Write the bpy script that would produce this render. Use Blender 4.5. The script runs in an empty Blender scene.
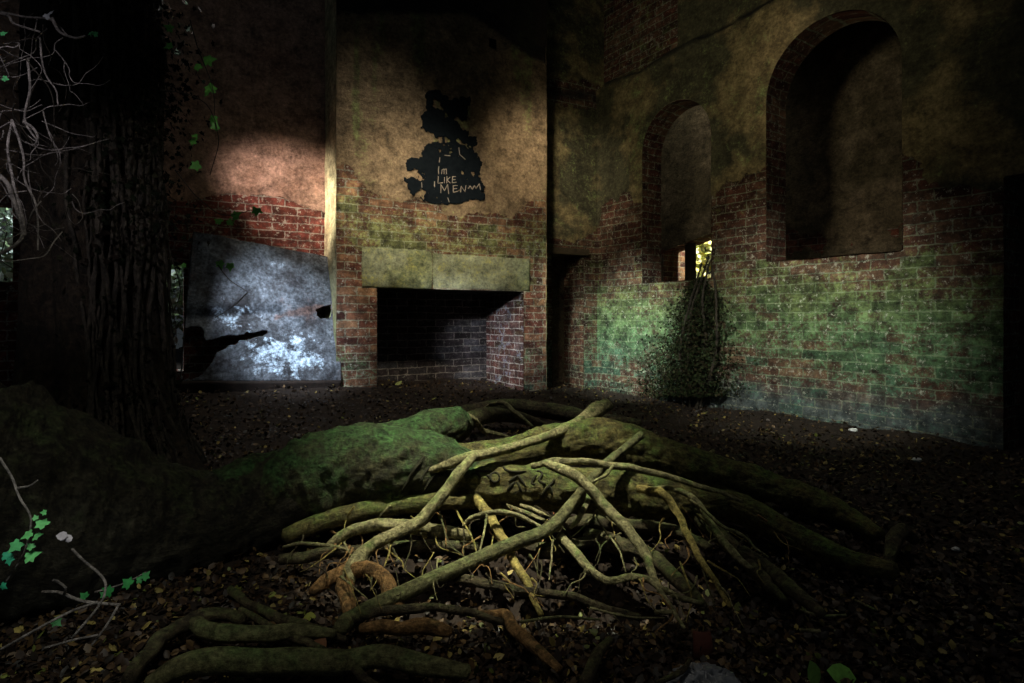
import bpy, math, random
import numpy as np
from mathutils import Vector, Matrix
R = math.radians
random.seed(7); rng = np.random.default_rng(7)
S = bpy.context.scene
COL = S.collection

# ------------------------------------------------------------------ camera, world, light, exposure
F, HY, H = 600.0, 317.0, 0.92          # focal length (px), horizon row, eye height (m)
def W(px, py, Y): return np.array([(px-512)/F*Y, Y, H-(py-HY)/F*Y])
def gy(py): return F*H/(py-HY)         # depth of the level ground at an image row
cam_d = bpy.data.cameras.new('camera'); cam = bpy.data.objects.new('camera', cam_d); COL.objects.link(cam)
cam.location = (0, 0, H); cam.rotation_euler = (R(90), 0, 0)
cam_d.sensor_width = 36; cam_d.lens = F/1024*36; cam_d.shift_y = -(341.5-HY)/1024
cam_d.clip_start = .05
S.camera = cam
S.cycles.use_denoising = True
S.view_settings.view_transform = 'Standard'; S.view_settings.look = 'None'
S.view_settings.exposure = 0.0; S.view_settings.gamma = 1.0
S.view_settings.use_curve_mapping = False
wd = bpy.data.worlds.new('world'); S.world = wd; wd.use_nodes = True
bgn = wd.node_tree.nodes['Background']
bgn.inputs[0].default_value = (.75, .9, 1.0, 1); bgn.inputs[1].default_value = .024

# room geometry: corner C, back wall runs left along EB, right wall runs towards us along ER
C = W(597, 391, F*H/74.0); C[2] = 0.0
EB = np.array([-1048/F, -1, 0]); EB /= np.linalg.norm(EB)
ER = np.array([402/F, -1, 0]); ER /= np.linalg.norm(ER)
NB = np.array([-EB[1], EB[0], 0]);  NB = NB if NB[1] < 0 else -NB
NR = np.array([ER[1], -ER[0], 0]);  NR = NR if NR[0] < 0 else -NR
UP = np.array([0, 0, 1.0])
BD = .45                                # depth of the chimney breast
PB = C + BD*NB                          # breast front plane origin
def hit(px, py, P0, n):
    d = np.array([(px-512)/F, 1, -(py-HY)/F]); o = np.array([0, 0, H])
    return o + d*(np.dot(P0-o, n)/np.dot(d, n))
def uv_on(px, py, P0, e, n):
    p = hit(px, py, P0, n); return float(np.dot(p-P0, e)), float(p[2])
def uvB(px, py): return uv_on(px, py, C, EB, NB)
def uvF(px, py): return uv_on(px, py, PB, EB, NB)
def uvR(px, py): return uv_on(px, py, C, ER, NR)

def spot(name, loc, tgt, watts, deg, blend=1.0, col=(1, 1, 1), rad=.25):
    l = bpy.data.lights.new(name, 'SPOT'); l.energy = watts; l.spot_size = R(deg); l.spot_blend = blend
    l.color = col; l.shadow_soft_size = rad
    o = bpy.data.objects.new(name, l); COL.objects.link(o); o.location = loc
    o.rotation_euler = (Vector(tgt)-Vector(loc)).to_track_quat('-Z', 'Y').to_euler(); return o
t_breast = hit(440, 190, PB, NB); t_left = hit(292, 178, C, NB); t_corner = hit(628, 325, C, NR)
t_right = hit(800, 330, C, NR)
# unseen spots added to brighten each part of the room
spot('fill_breast', (-.5, 2.6, 4.0), t_breast+np.array([-.05, 0, -.55]), 760, 35, 1, (1, .9, .7), .15)
spot('fill_left_bay', (-3.4, 2.7, 3.1), t_left+np.array([.12, 0, -.22]), 1000, 19, .8, (1, .8, .68), .1)
spot('fill_metal', (-1.6, 2.3, 3.6), W(280, 325, 5.2), 2000, 22, 1, (.78, .88, 1), .1)
spot('fill_corner', (-.6, 3.6, 3.2), t_corner+np.array([-.05, 0, -.25]), 2100, 26, 1, (.92, 1, .9), .2)
spot('fill_right', (.1, 2.2, 3.2), t_right+np.array([.0, 0, -.15]), 1000, 36, 1, (.95, 1, .86), .2)
spot('fill_root', (-.2, 2.3, 4.6), W(495, 472, 2.7), 1900, 25, 1, (1, .98, .74), .08)
spot('fill_upper_right', (-.6, 3.0, 2.6), hit(720, 110, C, NR), 130, 75, 1, (1, .9, .62), .3)
spot('fill_floor', (-.9, 4.6, 4.6), (-.7, 5.2, 0), 200, 70, 1, (1, .95, .8), .2)
spot('fill_foreground', (-.2, .85, 2.4), (-.3, 1.62, 0), 26, 62, 1, (1, .95, .8), .08)
spot('fill_buttress', (-.8, .6, 2.3), (-1.45, 2.0, .35), 42, 55, 1, (1, 1, .85), .08)
spot('fill_ivy', (.1, 1.3, 2.6), W(214, 130, 2.75), 26, 22, 1, (1, 1, .85), .08)
spot('fill_alcove', (-.3, 3.6, 3.2), hit(565, 190, C, NB), 420, 30, 1, (1, .88, .66), .15)
spot('fill_cheek', (-3.7, 3.3, 2.6), PB+EB*uvF(336, 300)[0]+UP*1.95-NB*.22, 900, 13, 1, (1, .93, .72), .08)
spot('fill_floor_right', (1.6, 3.2, 4.2), (2.0, 3.2, 0), 48, 75, 1, (1, .95, .8), .15)
spot('fill_hearth', (-1.5, 3.6, 1.75), PB+EB*(uvF(523, 340)[0]+.25)+UP*.62-NB*.3, 700, 24, 1, (.85, .9, 1), .08)

# ------------------------------------------------------------------ helpers
def setp(o, label=None, cat=None, group=None, kind=None):
    if label: o['label'] = label
    if cat: o['category'] = cat
    if group: o['group'] = group
    if kind: o['kind'] = kind
    return o
def empty(name, loc, label, cat, group=None):
    o = bpy.data.objects.new(name, None); COL.objects.link(o); o.location = [float(c) for c in loc]
    o.empty_display_size = .1
    return setp(o, label, cat, group)
def worg(o):
    v = Vector((0, 0, 0))
    while o is not None: v = v + Vector(o.location); o = o.parent
    return np.array(v)
def mesh(name, V, Fc, mat, parent=None, org=None, uv=None, attrs=None, smooth=True, mats=None, fmat=None):
    V = np.asarray(V, float)
    if parent is not None and org is None: org = worg(parent)
    if org is None:
        org = np.array([V[:, 0].mean(), V[:, 1].mean(), V[:, 2].min()])
    me = bpy.data.meshes.new(name)
    me.from_pydata((V-org).tolist(), [], Fc if isinstance(Fc, list) else Fc.tolist())
    if uv is not None:
        ul = me.uv_layers.new(name='UVMap')
        li = np.empty(len(me.loops), np.int32); me.loops.foreach_get('vertex_index', li)
        ul.data.foreach_set('uv', np.asarray(uv, np.float32)[li].ravel())
    for k, a in (attrs or {}).items():
        a = np.asarray(a, np.float32)
        if a.ndim == 1:
            at = me.attributes.new(k, 'FLOAT', 'POINT'); at.data.foreach_set('value', a)
        else:
            at = me.attributes.new(k, 'FLOAT_COLOR', 'POINT')
            at.data.foreach_set('color', np.concatenate([a, np.ones((len(a), 1), np.float32)], 1).ravel())
    for m in (mats or [mat]): me.materials.append(m)
    if fmat is not None: me.polygons.foreach_set('material_index', np.asarray(fmat, np.int32))
    if smooth: me.polygons.foreach_set('use_smooth', np.ones(len(me.polygons), bool))
    me.update()
    o = bpy.data.objects.new(name, me); COL.objects.link(o)
    if parent is not None: o.parent = parent
    else: o.location = org
    return o

def _h(ix, iy, s):
    n = (ix.astype(np.int64)*374761393 + iy.astype(np.int64)*668265263 + s*1442695041) & 0xffffffff
    n = ((n ^ (n >> 13))*1274126177) & 0xffffffff
    return ((n ^ (n >> 16)) & 0xffff)/65535.0
def vnoise(x, y, s=0):
    x = np.asarray(x, float); y = np.asarray(y, float)
    ix = np.floor(x); iy = np.floor(y); fx = x-ix; fy = y-iy
    fx = fx*fx*(3-2*fx); fy = fy*fy*(3-2*fy)
    a = _h(ix, iy, s); b = _h(ix+1, iy, s); c = _h(ix, iy+1, s); d = _h(ix+1, iy+1, s)
    return (a*(1-fx)+b*fx)*(1-fy)+(c*(1-fx)+d*fx)*fy
def fbm(x, y, s=0, o=4):
    t = 0; a = .5; f = 1.0
    for k in range(o):
        t = t+a*vnoise(np.asarray(x)*f, np.asarray(y)*f, s+k*17); a *= .5; f *= 2.03
    return t/(1-.5**o)-.5                      # about -.5 .. .5
def sstep(a, b, x):
    t = np.clip((x-a)/(b-a), 0, 1); return t*t*(3-2*t)

# ------------------------------------------------------------------ node materials
def newmat(name):
    m = bpy.data.materials.new(name); m.use_nodes = True
    nt = m.node_tree; b = nt.nodes['Principled BSDF']
    b.inputs['Specular IOR Level'].default_value = .25
    return m, nt, b
class N:
    def __init__(s, nt): s.nt = nt
    def n(s, typ, **kw):
        x = s.nt.nodes.new(typ)
        for k, v in kw.items(): setattr(x, k, v)
        return x
    def l(s, a, b): s.nt.links.new(a, b)
    def put(s, sock, v):
        if isinstance(v, (int, float)): sock.default_value = v
        elif isinstance(v, tuple): sock.default_value = v if len(v) == 4 or sock.type == 'VECTOR' else v+(1,)
        else: s.l(v, sock)
    def coord(s, which='Object'): return s.n('ShaderNodeTexCoord').outputs[which]
    def attr(s, name, out='Fac'): return s.n('ShaderNodeAttribute', attribute_name=name).outputs[out]
    def noise(s, vec, scale, det=5, rough=.6, out='Fac'):
        x = s.n('ShaderNodeTexNoise'); s.l(vec, x.inputs['Vector']); x.inputs['Scale'].default_value = scale
        x.inputs['Detail'].default_value = det; x.inputs['Roughness'].default_value = rough; return x.outputs[out]
    def ramp(s, fac, stops):
        x = s.n('ShaderNodeValToRGB'); s.l(fac, x.inputs['Fac']); e = x.color_ramp.elements
        while len(e) < len(stops): e.new(.5)
        for q, (p, c) in zip(e, stops):
            q.position = p; q.color = (c, c, c, 1) if isinstance(c, (int, float)) else tuple(c)+(1,)
        return x.outputs['Color']
    def mix(s, f, a, b, mode='MIX'):
        x = s.n('ShaderNodeMixRGB', blend_type=mode)
        s.put(x.inputs['Fac'], f); s.put(x.inputs['Color1'], a); s.put(x.inputs['Color2'], b); return x.outputs['Color']
    def math(s, op, a, b=0.0, clamp=False):
        x = s.n('ShaderNodeMath', operation=op, use_clamp=clamp); s.put(x.inputs[0], a); s.put(x.inputs[1], b); return x.outputs[0]
    def bump(s, h, strength, dist, prev=None):
        x = s.n('ShaderNodeBump'); s.l(h, x.inputs['Height']); x.inputs['Strength'].default_value = strength
        x.inputs['Distance'].default_value = dist
        if prev is not None: s.l(prev, x.inputs['Normal'])
        return x.outputs['Normal']

def wall_mat(name, plA, plB, plC, brA, brB, mortar, moss=(.055, .1, .03), wash=.5, row=.076):
    m, nt, b = newmat(name); g = N(nt)
    uvn = g.n('ShaderNodeUVMap').outputs['UV']
    nz = g.noise(uvn, 5, 6, .7, 'Color')
    off = g.n('ShaderNodeVectorMath', operation='MULTIPLY_ADD'); g.l(nz, off.inputs[0])
    off.inputs[1].default_value = (.07, .045, 0); g.l(uvn, off.inputs[2])
    bk = g.n('ShaderNodeTexBrick'); g.l(off.outputs[0], bk.inputs['Vector'])
    bk.offset = .5; bk.inputs['Scale'].default_value = 1; bk.inputs['Brick Width'].default_value = .225
    bk.inputs['Row Height'].default_value = row; bk.inputs['Mortar Size'].default_value = .006
    bk.inputs['Mortar Smooth'].default_value = .4; bk.inputs['Bias'].default_value = -.1
    bk.inputs['Color1'].default_value = brA+(1,); bk.inputs['Color2'].default_value = brB+(1,)
    bk.inputs['Mortar'].default_value = mortar+(1,)
    bq = g.n('ShaderNodeTexBrick'); g.l(off.outputs[0], bq.inputs['Vector'])
    for k_ in ('Scale', 'Brick Width', 'Row Height', 'Mortar Size', 'Mortar Smooth'): bq.inputs[k_].default_value = bk.inputs[k_].default_value
    bq.inputs['Color1'].default_value = (0, 0, 0, 1); bq.inputs['Color2'].default_value = (1, 1, 1, 1); bq.inputs['Mortar'].default_value = (.5, .5, .5, 1); bq.inputs['Bias'].default_value = 0
    rnd = bq.outputs['Color']
    n1 = g.noise(uvn, 3.2, 8, .7); n2 = g.noise(uvn, 34, 7, .78); n3 = g.noise(uvn, 1.1, 4, .6); n4 = g.noise(uvn, 9, 8, .75)
    br = g.mix(.85, bk.outputs['Color'], g.ramp(n4, [(.33, .12), (.5, .8), (.66, 1.9)]), 'MULTIPLY')
    br = g.mix(1.0, br, g.ramp(rnd, [(0, .25), (.3, .75), (.75, 1.0), (1, 1.7)]), 'MULTIPLY')
    br = g.mix(g.ramp(g.noise(uvn, 13, 6, .75), [(.57, 0), (.66, wash)]), br, (.42, .40, .33))     # lime wash and salts
    pl = g.mix(g.ramp(n1, [(.38, 0), (.6, 1)]), plA, plB)
    pl = g.mix(g.ramp(n3, [(.42, 0), (.5, 1)]), pl, plC)
    pl = g.mix(.85, pl, g.ramp(n2, [(.3, .3), (.5, .95), (.68, 1.6)]), 'MULTIPLY')
    pl = g.mix(.8, pl, g.ramp(n4, [(.32, .4), (.5, 1), (.66, 1.4)]), 'MULTIPLY')
    pm = g.ramp(g.math('ADD', g.math('ADD', g.attr('plaster'), g.math('MULTIPLY', g.math('SUBTRACT', n4, .5), .9)), g.math('MULTIPLY', g.math('SUBTRACT', n1, .5), .8)), [(.48, 0), (.52, 1)])
    col = g.mix(pm, br, pl)
    rend = g.ramp(g.math('ADD', g.attr('render_coat'), g.math('MULTIPLY', g.math('SUBTRACT', n1, .5), .9)), [(.4, 0), (.7, 1)])
    col = g.mix(rend, col, g.mix(g.ramp(n4, [(.35, 0), (.65, 1)]), (.022, .03, .034), (.13, .15, .15)))
    ms = g.math('ADD', g.attr('moss'), g.math('MULTIPLY', g.math('SUBTRACT', n4, .5), 1.3))
    ms = g.math('ADD', ms, g.math('MULTIPLY', g.math('SUBTRACT', n1, .5), .9))
    ms = g.math('ADD', ms, g.math('MULTIPLY', g.math('SUBTRACT', n2, .5), 1.4))
    ms = g.math('ADD', ms, g.math('MULTIPLY', g.math('SUBTRACT', rnd, .5), g.math('MULTIPLY', g.math('SUBTRACT', 1.0, pm), -.4)))
    mk = g.ramp(ms, [(.38, 0), (.72, .88)])
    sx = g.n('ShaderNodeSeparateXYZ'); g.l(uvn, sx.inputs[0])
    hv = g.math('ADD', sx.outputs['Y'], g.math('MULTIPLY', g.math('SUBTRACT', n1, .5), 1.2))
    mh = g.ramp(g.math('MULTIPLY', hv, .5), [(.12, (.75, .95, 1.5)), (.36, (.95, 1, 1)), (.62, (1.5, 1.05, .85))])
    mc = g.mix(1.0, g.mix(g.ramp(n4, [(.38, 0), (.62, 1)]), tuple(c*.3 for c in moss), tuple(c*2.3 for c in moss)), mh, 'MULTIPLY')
    mc = g.mix(.6, mc, g.ramp(n2, [(.34, .3), (.5, 1), (.66, 1.7)]), 'MULTIPLY')
    mc = g.mix(g.math('MULTIPLY', g.math('SUBTRACT', 1.0, pm), .9), mc, g.mix(1.0, mc, g.ramp(rnd, [(0, .5), (.35, .85), (.7, 1.1), (1, 1.5)]), 'MULTIPLY'))
    col = g.mix(mk, col, mc)
    jt = g.math('MULTIPLY', g.math('MULTIPLY', bk.outputs['Fac'], g.math('SUBTRACT', 1.0, pm)), g.ramp(n4, [(.42, 0), (.6, .85)]))
    col = g.mix(jt, col, g.mix(mk, tuple(c*1.3 for c in mortar), tuple(min(1, c*1.4)*q for c, q in zip(mortar, (.9, 1.1, .9)))))
    sp_ = g.math('MULTIPLY', g.ramp(g.noise(uvn, 21, 8, .8), [(.565, 0), (.62, wash)]), g.math('SUBTRACT', 1.0, pm))
    col = g.mix(sp_, col, (.5, .5, .42))
    col = g.mix(.75, col, g.ramp(g.noise(uvn, 5.5, 9, .8), [(.36, .12), (.48, .9), (.64, 1.6)]), 'MULTIPLY')
    sk = g.ramp(g.math('ADD', g.attr('soot_shade'), g.math('MULTIPLY', g.math('SUBTRACT', n1, .5), .5)), [(.3, 0), (.8, .93)])
    col = g.mix(sk, col, (.012, .011, .01))
    g.l(col, b.inputs['Base Color']); b.inputs['Roughness'].default_value = .85
    inv = g.math('SUBTRACT', 1.0, bk.outputs['Fac'])
    hgt = g.math('MULTIPLY', inv, g.math('SUBTRACT', 1.0, pm))
    hgt = g.math('ADD', hgt, g.math('MULTIPLY', pm, 1.6))
    nrm = g.bump(hgt, 1, .014)
    nrm = g.bump(n2, .8, .016, nrm); nrm = g.bump(n4, .8, .035, nrm)
    g.l(nrm, b.inputs['Normal']); return m

def bark_mat(name, dark, light, moss, mossamt, furrow=1.0, sc=1.0, moss_up=True, spots=None):
    m, nt, b = newmat(name); g = N(nt)
    uvn = g.n('ShaderNodeUVMap').outputs['UV']; ob = g.coord('Object')
    mp = g.n('ShaderNodeMapping'); g.l(uvn, mp.inputs['Vector']); mp.inputs['Scale'].default_value = (9*sc, 3*sc, 1)
    n1 = g.noise(mp.outputs['Vector'], 3, 8, .72); n2 = g.noise(ob, 45, 6, .75); n3 = g.noise(ob, 6, 8, .7); n4 = g.noise(ob, 16, 6, .75)
    col = g.mix(g.ramp(n1, [(.3, 0), (.68, 1)]), dark, light)
    col = g.mix(.85, col, g.ramp(n2, [(.34, .2), (.5, .9), (.66, 1.8)]), 'MULTIPLY')
    if spots: col = g.mix(g.ramp(g.noise(ob, 16, 4, .6), [(.53, 0), (.6, .9)]), col, spots)
    k = g.math('ADD', g.math('MULTIPLY', g.math('SUBTRACT', n3, .5), 1.8), mossamt)
    if moss_up:
        nz = g.n('ShaderNodeSeparateXYZ'); g.l(g.n('ShaderNodeNewGeometry').outputs['Normal'], nz.inputs[0])
        k = g.math('ADD', k, g.math('MULTIPLY', nz.outputs['Z'], .3))
    k = g.math('ADD', k, g.math('MULTIPLY', g.math('SUBTRACT', n4, .5), 1.2))
    col = g.mix(g.ramp(k, [(.3, 0), (.8, .92)]), col, g.mix(g.ramp(n2, [(.36, 0), (.64, 1)]), tuple(c*.25 for c in moss), tuple(c*2.2 for c in moss)))
    col = g.mix(.8, col, g.ramp(n4, [(.36, .3), (.5, 1), (.64, 1.4)]), 'MULTIPLY')
    g.l(col, b.inputs['Base Color']); b.inputs['Roughness'].default_value = .7
    nrm = g.bump(n1, min(1, .8*furrow), .05*furrow); nrm = g.bump(n4, .8, .03, nrm); nrm = g.bump(n2, .8, .012, nrm); g.l(nrm, b.inputs['Normal']); return m

def plain_mat(name, a, c, scale=12, rough=.7, bump=.4, spec=.25):
    m, nt, b = newmat(name); g = N(nt); ob = g.coord('Object')
    n = g.noise(ob, scale, 6, .65)
    g.l(g.mix(g.ramp(n, [(.3, 0), (.7, 1)]), a, c), b.inputs['Base Color']); b.inputs['Roughness'].default_value = rough
    b.inputs['Specular IOR Level'].default_value = spec
    g.l(g.bump(n, bump, .01), b.inputs['Normal']); return m
def leaf_mat(name, rough=.5, trans=.0, spec=.3):
    m, nt, b = newmat(name); g = N(nt); ob = g.coord('Object')
    n = g.noise(ob, 60, 4, .6)
    c = g.mix(.6, g.attr('tint', 'Color'), g.ramp(n, [(.3, .5), (.7, 1.3)]), 'MULTIPLY')
    g.l(c, b.inputs['Base Color']); b.inputs['Roughness'].default_value = rough; b.inputs['Specular IOR Level'].default_value = spec
    return m

M = {}
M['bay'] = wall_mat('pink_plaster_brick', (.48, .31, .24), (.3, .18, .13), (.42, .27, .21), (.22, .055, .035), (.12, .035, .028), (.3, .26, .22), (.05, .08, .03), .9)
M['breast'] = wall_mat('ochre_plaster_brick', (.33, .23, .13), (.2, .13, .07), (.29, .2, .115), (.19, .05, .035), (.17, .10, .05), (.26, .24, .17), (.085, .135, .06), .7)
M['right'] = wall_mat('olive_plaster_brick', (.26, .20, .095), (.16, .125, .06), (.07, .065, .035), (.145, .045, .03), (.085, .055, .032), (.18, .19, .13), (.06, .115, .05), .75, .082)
M['inner'] = wall_mat('brown_plaster', (.2, .155, .105), (.12, .095, .06), (.10, .08, .05), (.2, .06, .04), (.13, .05, .03), (.2, .17, .14), (.05, .06, .03), .2)
M['hearth'] = wall_mat('sooty_brick', (.06, .05, .05), (.04, .04, .04), (.05, .05, .05), (.045, .03, .03), (.03, .03, .034), (.17, .15, .13), (.03, .05, .03), .25)
M['hearth_side'] = wall_mat('hearth_side_brick', (.26, .27, .33), (.2, .22, .28), (.2, .2, .25), (.16, .05, .035), (.05, .04, .04), (.42, .4, .36), (.07, .14, .07), .6)
M['cheek'] = wall_mat('lit_cheek_plaster', (.62, .52, .34), (.4, .32, .18), (.52, .5, .3), (.3, .1, .06), (.25, .12, .06), (.3, .26, .2), (.12, .15, .05), .6)  # plaster lightened: the light falling on the left cheek is in its colour
M['lintel'] = wall_mat('mossy_stone', (.24, .25, .13), (.13, .15, .07), (.27, .28, .17), (.2, .2, .1), (.2, .2, .1), (.2, .2, .1), (.10, .13, .04), .2)
M['trunk'] = bark_mat('ivy_tree_bark', (.012, .009, .006), (.05, .033, .02), (.03, .04, .015), .05, 1.3)
M['butt'] = bark_mat('rough_root_bark', (.018, .016, .01), (.06, .052, .034), (.04, .055, .02), .15, 1.6)
M['mossroot'] = bark_mat('mossy_root_bark', (.05, .04, .014), (.24, .2, .07), (.055, .095, .02), .3, 1.0)
M['bulge'] = bark_mat('deep_moss_bark', (.03, .028, .014), (.09, .085, .04), (.03, .075, .022), .4, 1.2)
M['darkroot'] = bark_mat('dark_root_bark', (.035, .027, .015), (.13, .1, .055), (.055, .075, .022), .2, .8)
M['paleroot'] = bark_mat('pale_root_bark', (.16, .14, .06), (.42, .38, .2), (.11, .16, .045), .12, .5, 2, True, (.07, .06, .03))
M['yellowroot'] = bark_mat('yellow_root_bark', (.22, .16, .045), (.42, .34, .11), (.12, .14, .03), .1, .6, 2)
M['orangeroot'] = bark_mat('orange_root_bark', (.2, .1, .035), (.46, .27, .11), (.12, .13, .04), -.1, .7, 2, True, (.06, .035, .015))
M['stick'] = bark_mat('mossy_stick_bark', (.09, .085, .035), (.25, .24, .11), (.07, .11, .035), .22, .9, 2)
M['vine'] = bark_mat('dry_vine_bark', (.12, .1, .09), (.4, .35, .32), (.1, .1, .08), -.4, .6, 3)
M['darkvine'] = bark_mat('dark_vine_bark', (.02, .016, .012), (.07, .055, .04), (.03, .04, .02), -.2, .6, 3)
M['groove'] = plain_mat('carved_scar', (.012, .012, .007), (.03, .028, .014), 60, .9)
M['litter'] = leaf_mat('fallen_leaf', .55)
M['ivy'] = leaf_mat('ivy_leaf', .5, spec=.25)
M['dullivy'] = leaf_mat('dull_ivy_leaf', .85, spec=.04)
M['soil'] = plain_mat('leaf_mould', (.008, .005, .004), (.024, .015, .01), 14, .9, 1.0)
M['paint'] = plain_mat('black_paint', (.004, .006, .008), (.009, .012, .014), 30, .9, .4, .05)
M['chalk'] = plain_mat('scratched_plaster', (.2, .15, .11), (.36, .3, .24), 60, .9)
M['wood'] = plain_mat('dark_timber', (.03, .022, .014), (.08, .06, .035), 18, .8)
M['bag'] = plain_mat('grey_plastic', (.07, .075, .085), (.2, .21, .24), 9, .35, .5, .5)
M['white'] = plain_mat('pale_scrap', (.5, .5, .5), (.75, .75, .75), 30, .6)
M['terracotta'] = plain_mat('terracotta', (.05, .014, .009), (.1, .03, .018), 22, .8)
def metal_mat():
    m, nt, b = newmat('rusted_painted_metal'); g = N(nt)
    uvn = g.n('ShaderNodeUVMap').outputs['UV']
    a = g.noise(uvn, 2.6, 8, .72); c = g.noise(uvn, 9, 8, .75); d = g.noise(uvn, 34, 5, .7)
    col = g.mix(g.ramp(a, [(.4, 0), (.6, 1)]), (.025, .024, .028), (.14, .16, .19))
    fl = g.ramp(g.math('ADD', g.attr('flake'), g.math('MULTIPLY', g.math('SUBTRACT', c, .5), 1.7)), [(.45, 0), (.62, 1)])
    col = g.mix(fl, col, g.mix(d, (.16, .24, .34), (.55, .66, .76)))
    ru = g.ramp(g.math('ADD', g.attr('rust'), g.math('MULTIPLY', g.math('SUBTRACT', c, .5), 1.5)), [(.5, 0), (.75, .85)])
    col = g.mix(ru, col, g.mix(d, (.035, .022, .02), (.13, .08, .07)))
    col = g.mix(.9, col, g.ramp(d, [(.36, .3), (.62, 1.5)]), 'MULTIPLY')
    col = g.mix(.9, col, g.ramp(c, [(.38, .35), (.6, 1.4)]), 'MULTIPLY')
    g.l(col, b.inputs['Base Color']); b.inputs['Roughness'].default_value = .6; b.inputs['Metallic'].default_value = .1
    nrm = g.bump(c, .5, .01); nrm = g.bump(d, .4, .006, nrm); g.l(nrm, b.inputs['Normal']); return m
M['metal'] = metal_mat()
M['rust'] = plain_mat('dark_rust', (.012, .01, .009), (.04, .026, .02), 20, .8)

# ------------------------------------------------------------------ floor
def ground(x, y, detail=True):
    x = np.asarray(x, float); y = np.asarray(y, float)
    d = (x-C[0])*NB[0]+(y-C[1])*NB[1]; u = (x-C[0])*EB[0]+(y-C[1])*EB[1]
    z = np.interp(u, [-2, 0, .8, 1.6, 3, 4, 6], [0, .0, .10, .17, .25, .3, .34])*np.exp(-(np.clip(d-.35, 0, 9)/1.25)**2)
    dr = (x-C[0])*NR[0]+(y-C[1])*NR[1]
    z = z+.05*np.exp(-(np.clip(dr, 0, 9)/.25)**2)*(.5+fbm(x*2, y*2, 3))*(dr > -.1)
    z = z-.06*sstep(3.2, 2.4, y)-.26*np.exp(-((x-.08)/.75)**4-((y-2.3)/.27)**2)
    if detail: z = z+.09*sstep(2.6, 4, y)*fbm(x*1.3, y*1.3, 11)*sstep(1.0, 2.2, y)+.03*fbm(x*5, y*5, 5)
    return z
def grid_faces(nu, nv):
    i = np.arange(nu*nv).reshape(nv, nu)
    return np.stack([i[:-1, :-1], i[:-1, 1:], i[1:, 1:], i[1:, :-1]], -1).reshape(-1, 4)
gx, gyy = np.meshgrid(np.linspace(-7, 7, 260), np.linspace(.3, 11.5, 230))
o = mesh('floor', np.stack([gx.ravel(), gyy.ravel(), ground(gx, gyy).ravel()], 1), grid_faces(260, 230), M['soil'], org=np.zeros(3))
setp(o, kind='structure', label='earth floor of the ruin under leaf litter')

# ------------------------------------------------------------------ walls
def sd_rect(u0, u1, v0, v1):
    def f(u, v):
        du = np.maximum(u0-u, u-u1); dv = np.maximum(v0-v, v-v1)
        return np.maximum(du, dv)
    return f
def sd_arch(u0, u1, v0, vs, rise):
    c = (u0+u1)/2; r = (u1-u0)/2
    def f(u, v):
        box = np.maximum(np.maximum(u0-u, u-u1), v0-v)
        top = (np.sqrt((u-c)**2+(np.maximum(v-vs, 0)*r/rise)**2)-r)
        return np.where(v > vs, top, box)
    return f
WDISP = {}
def wall(name, P0, e, n, u0, u1, v0, v1, step, fields, mat, holes=(), label=None, disp=None, parent=None, kind='structure'):
    nu = int((u1-u0)/step)+1; nv = int((v1-v0)/step)+1
    u, v = np.meshgrid(np.linspace(u0, u1, nu), np.linspace(v0, v1, nv))
    faces = grid_faces(nu, nv); u = u.ravel(); v = v.ravel()
    if holes:
        sd = lambda a, b: np.min([h(a, b) for h in holes], 0)
        fc = sd(u[faces].mean(1), v[faces].mean(1)); cut = fc < 0
        kept = np.zeros(len(u), bool); kept[faces[~cut].ravel()] = True
        gone = np.zeros(len(u), bool); gone[faces[cut].ravel()] = True
        bd = kept & gone; e_ = 1e-4
        for _ in range(2):
            s0 = sd(u, v); gu = (sd(u+e_, v)-s0)/e_; gv = (sd(u, v+e_)-s0)/e_
            q = np.maximum(gu*gu+gv*gv, .2)
            u = np.where(bd, u-s0*gu/q, u); v = np.where(bd, v-s0*gv/q, v)
        faces = faces[~cut]
    fl = fields(u, v)
    dsp = lambda a, b: .016*fields(a, b)['plaster']+.02*fbm(a*2.2, b*2.2, 31)+.008*fbm(a*11, b*11, 37)+(disp(a, b) if disp else 0)
    WDISP[name] = dsp
    P = P0+np.outer(u, e)+np.outer(v, UP)+np.outer(dsp(u, v), n)
    if np.dot(np.cross(e, UP), n) < 0: faces = faces[:, ::-1]
    o = mesh(name, P, faces, mat, parent, org=P0 if parent is None else None, uv=np.stack([u, v], 1), attrs=fl)
    return setp(o, label, kind=kind if parent is None else None)
def strip(name, pts, P0, e, n, depth, mat, fields=None, parent=None, label=None, front=.012, nd=12):
    """the inner faces of an opening: contour pts (u,v) pushed back through the wall"""
    pts = np.array(pts, float)
    seg = np.linalg.norm(np.diff(pts, axis=0), axis=1); t = np.concatenate([[0], np.cumsum(seg)])
    k = max(int(t[-1]/.03), 2); ts = np.linspace(0, t[-1], k)
    u = np.interp(ts, t, pts[:, 0]); v = np.interp(ts, t, pts[:, 1])
    ds = np.linspace(front, -depth, nd)
    V = []; UVs = []
    for d in ds:
        wob = .012*fbm(ts*6, np.full_like(ts, d*6), 77)
        V.append(P0+np.outer(u+wob, e)+np.outer(v+wob, UP)+np.outer(np.full(k, d), n)); UVs.append(np.stack([np.full(k, -d), v+u*.3], 1))
    V = np.concatenate(V); UVs = np.concatenate(UVs)
    z = np.zeros(len(V)); fl = {'plaster': z, 'moss': z+.1, 'soot_shade': z, 'render_coat': z}
    if fields: fl.update({a: z+b for a, b in fields.items()})
    o = mesh(name, V, grid_faces(k, nd), mat, parent, org=P0 if parent is None else None, uv=UVs, attrs=fl)
    return setp(o, label, kind='structure' if parent is None else None)
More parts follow.
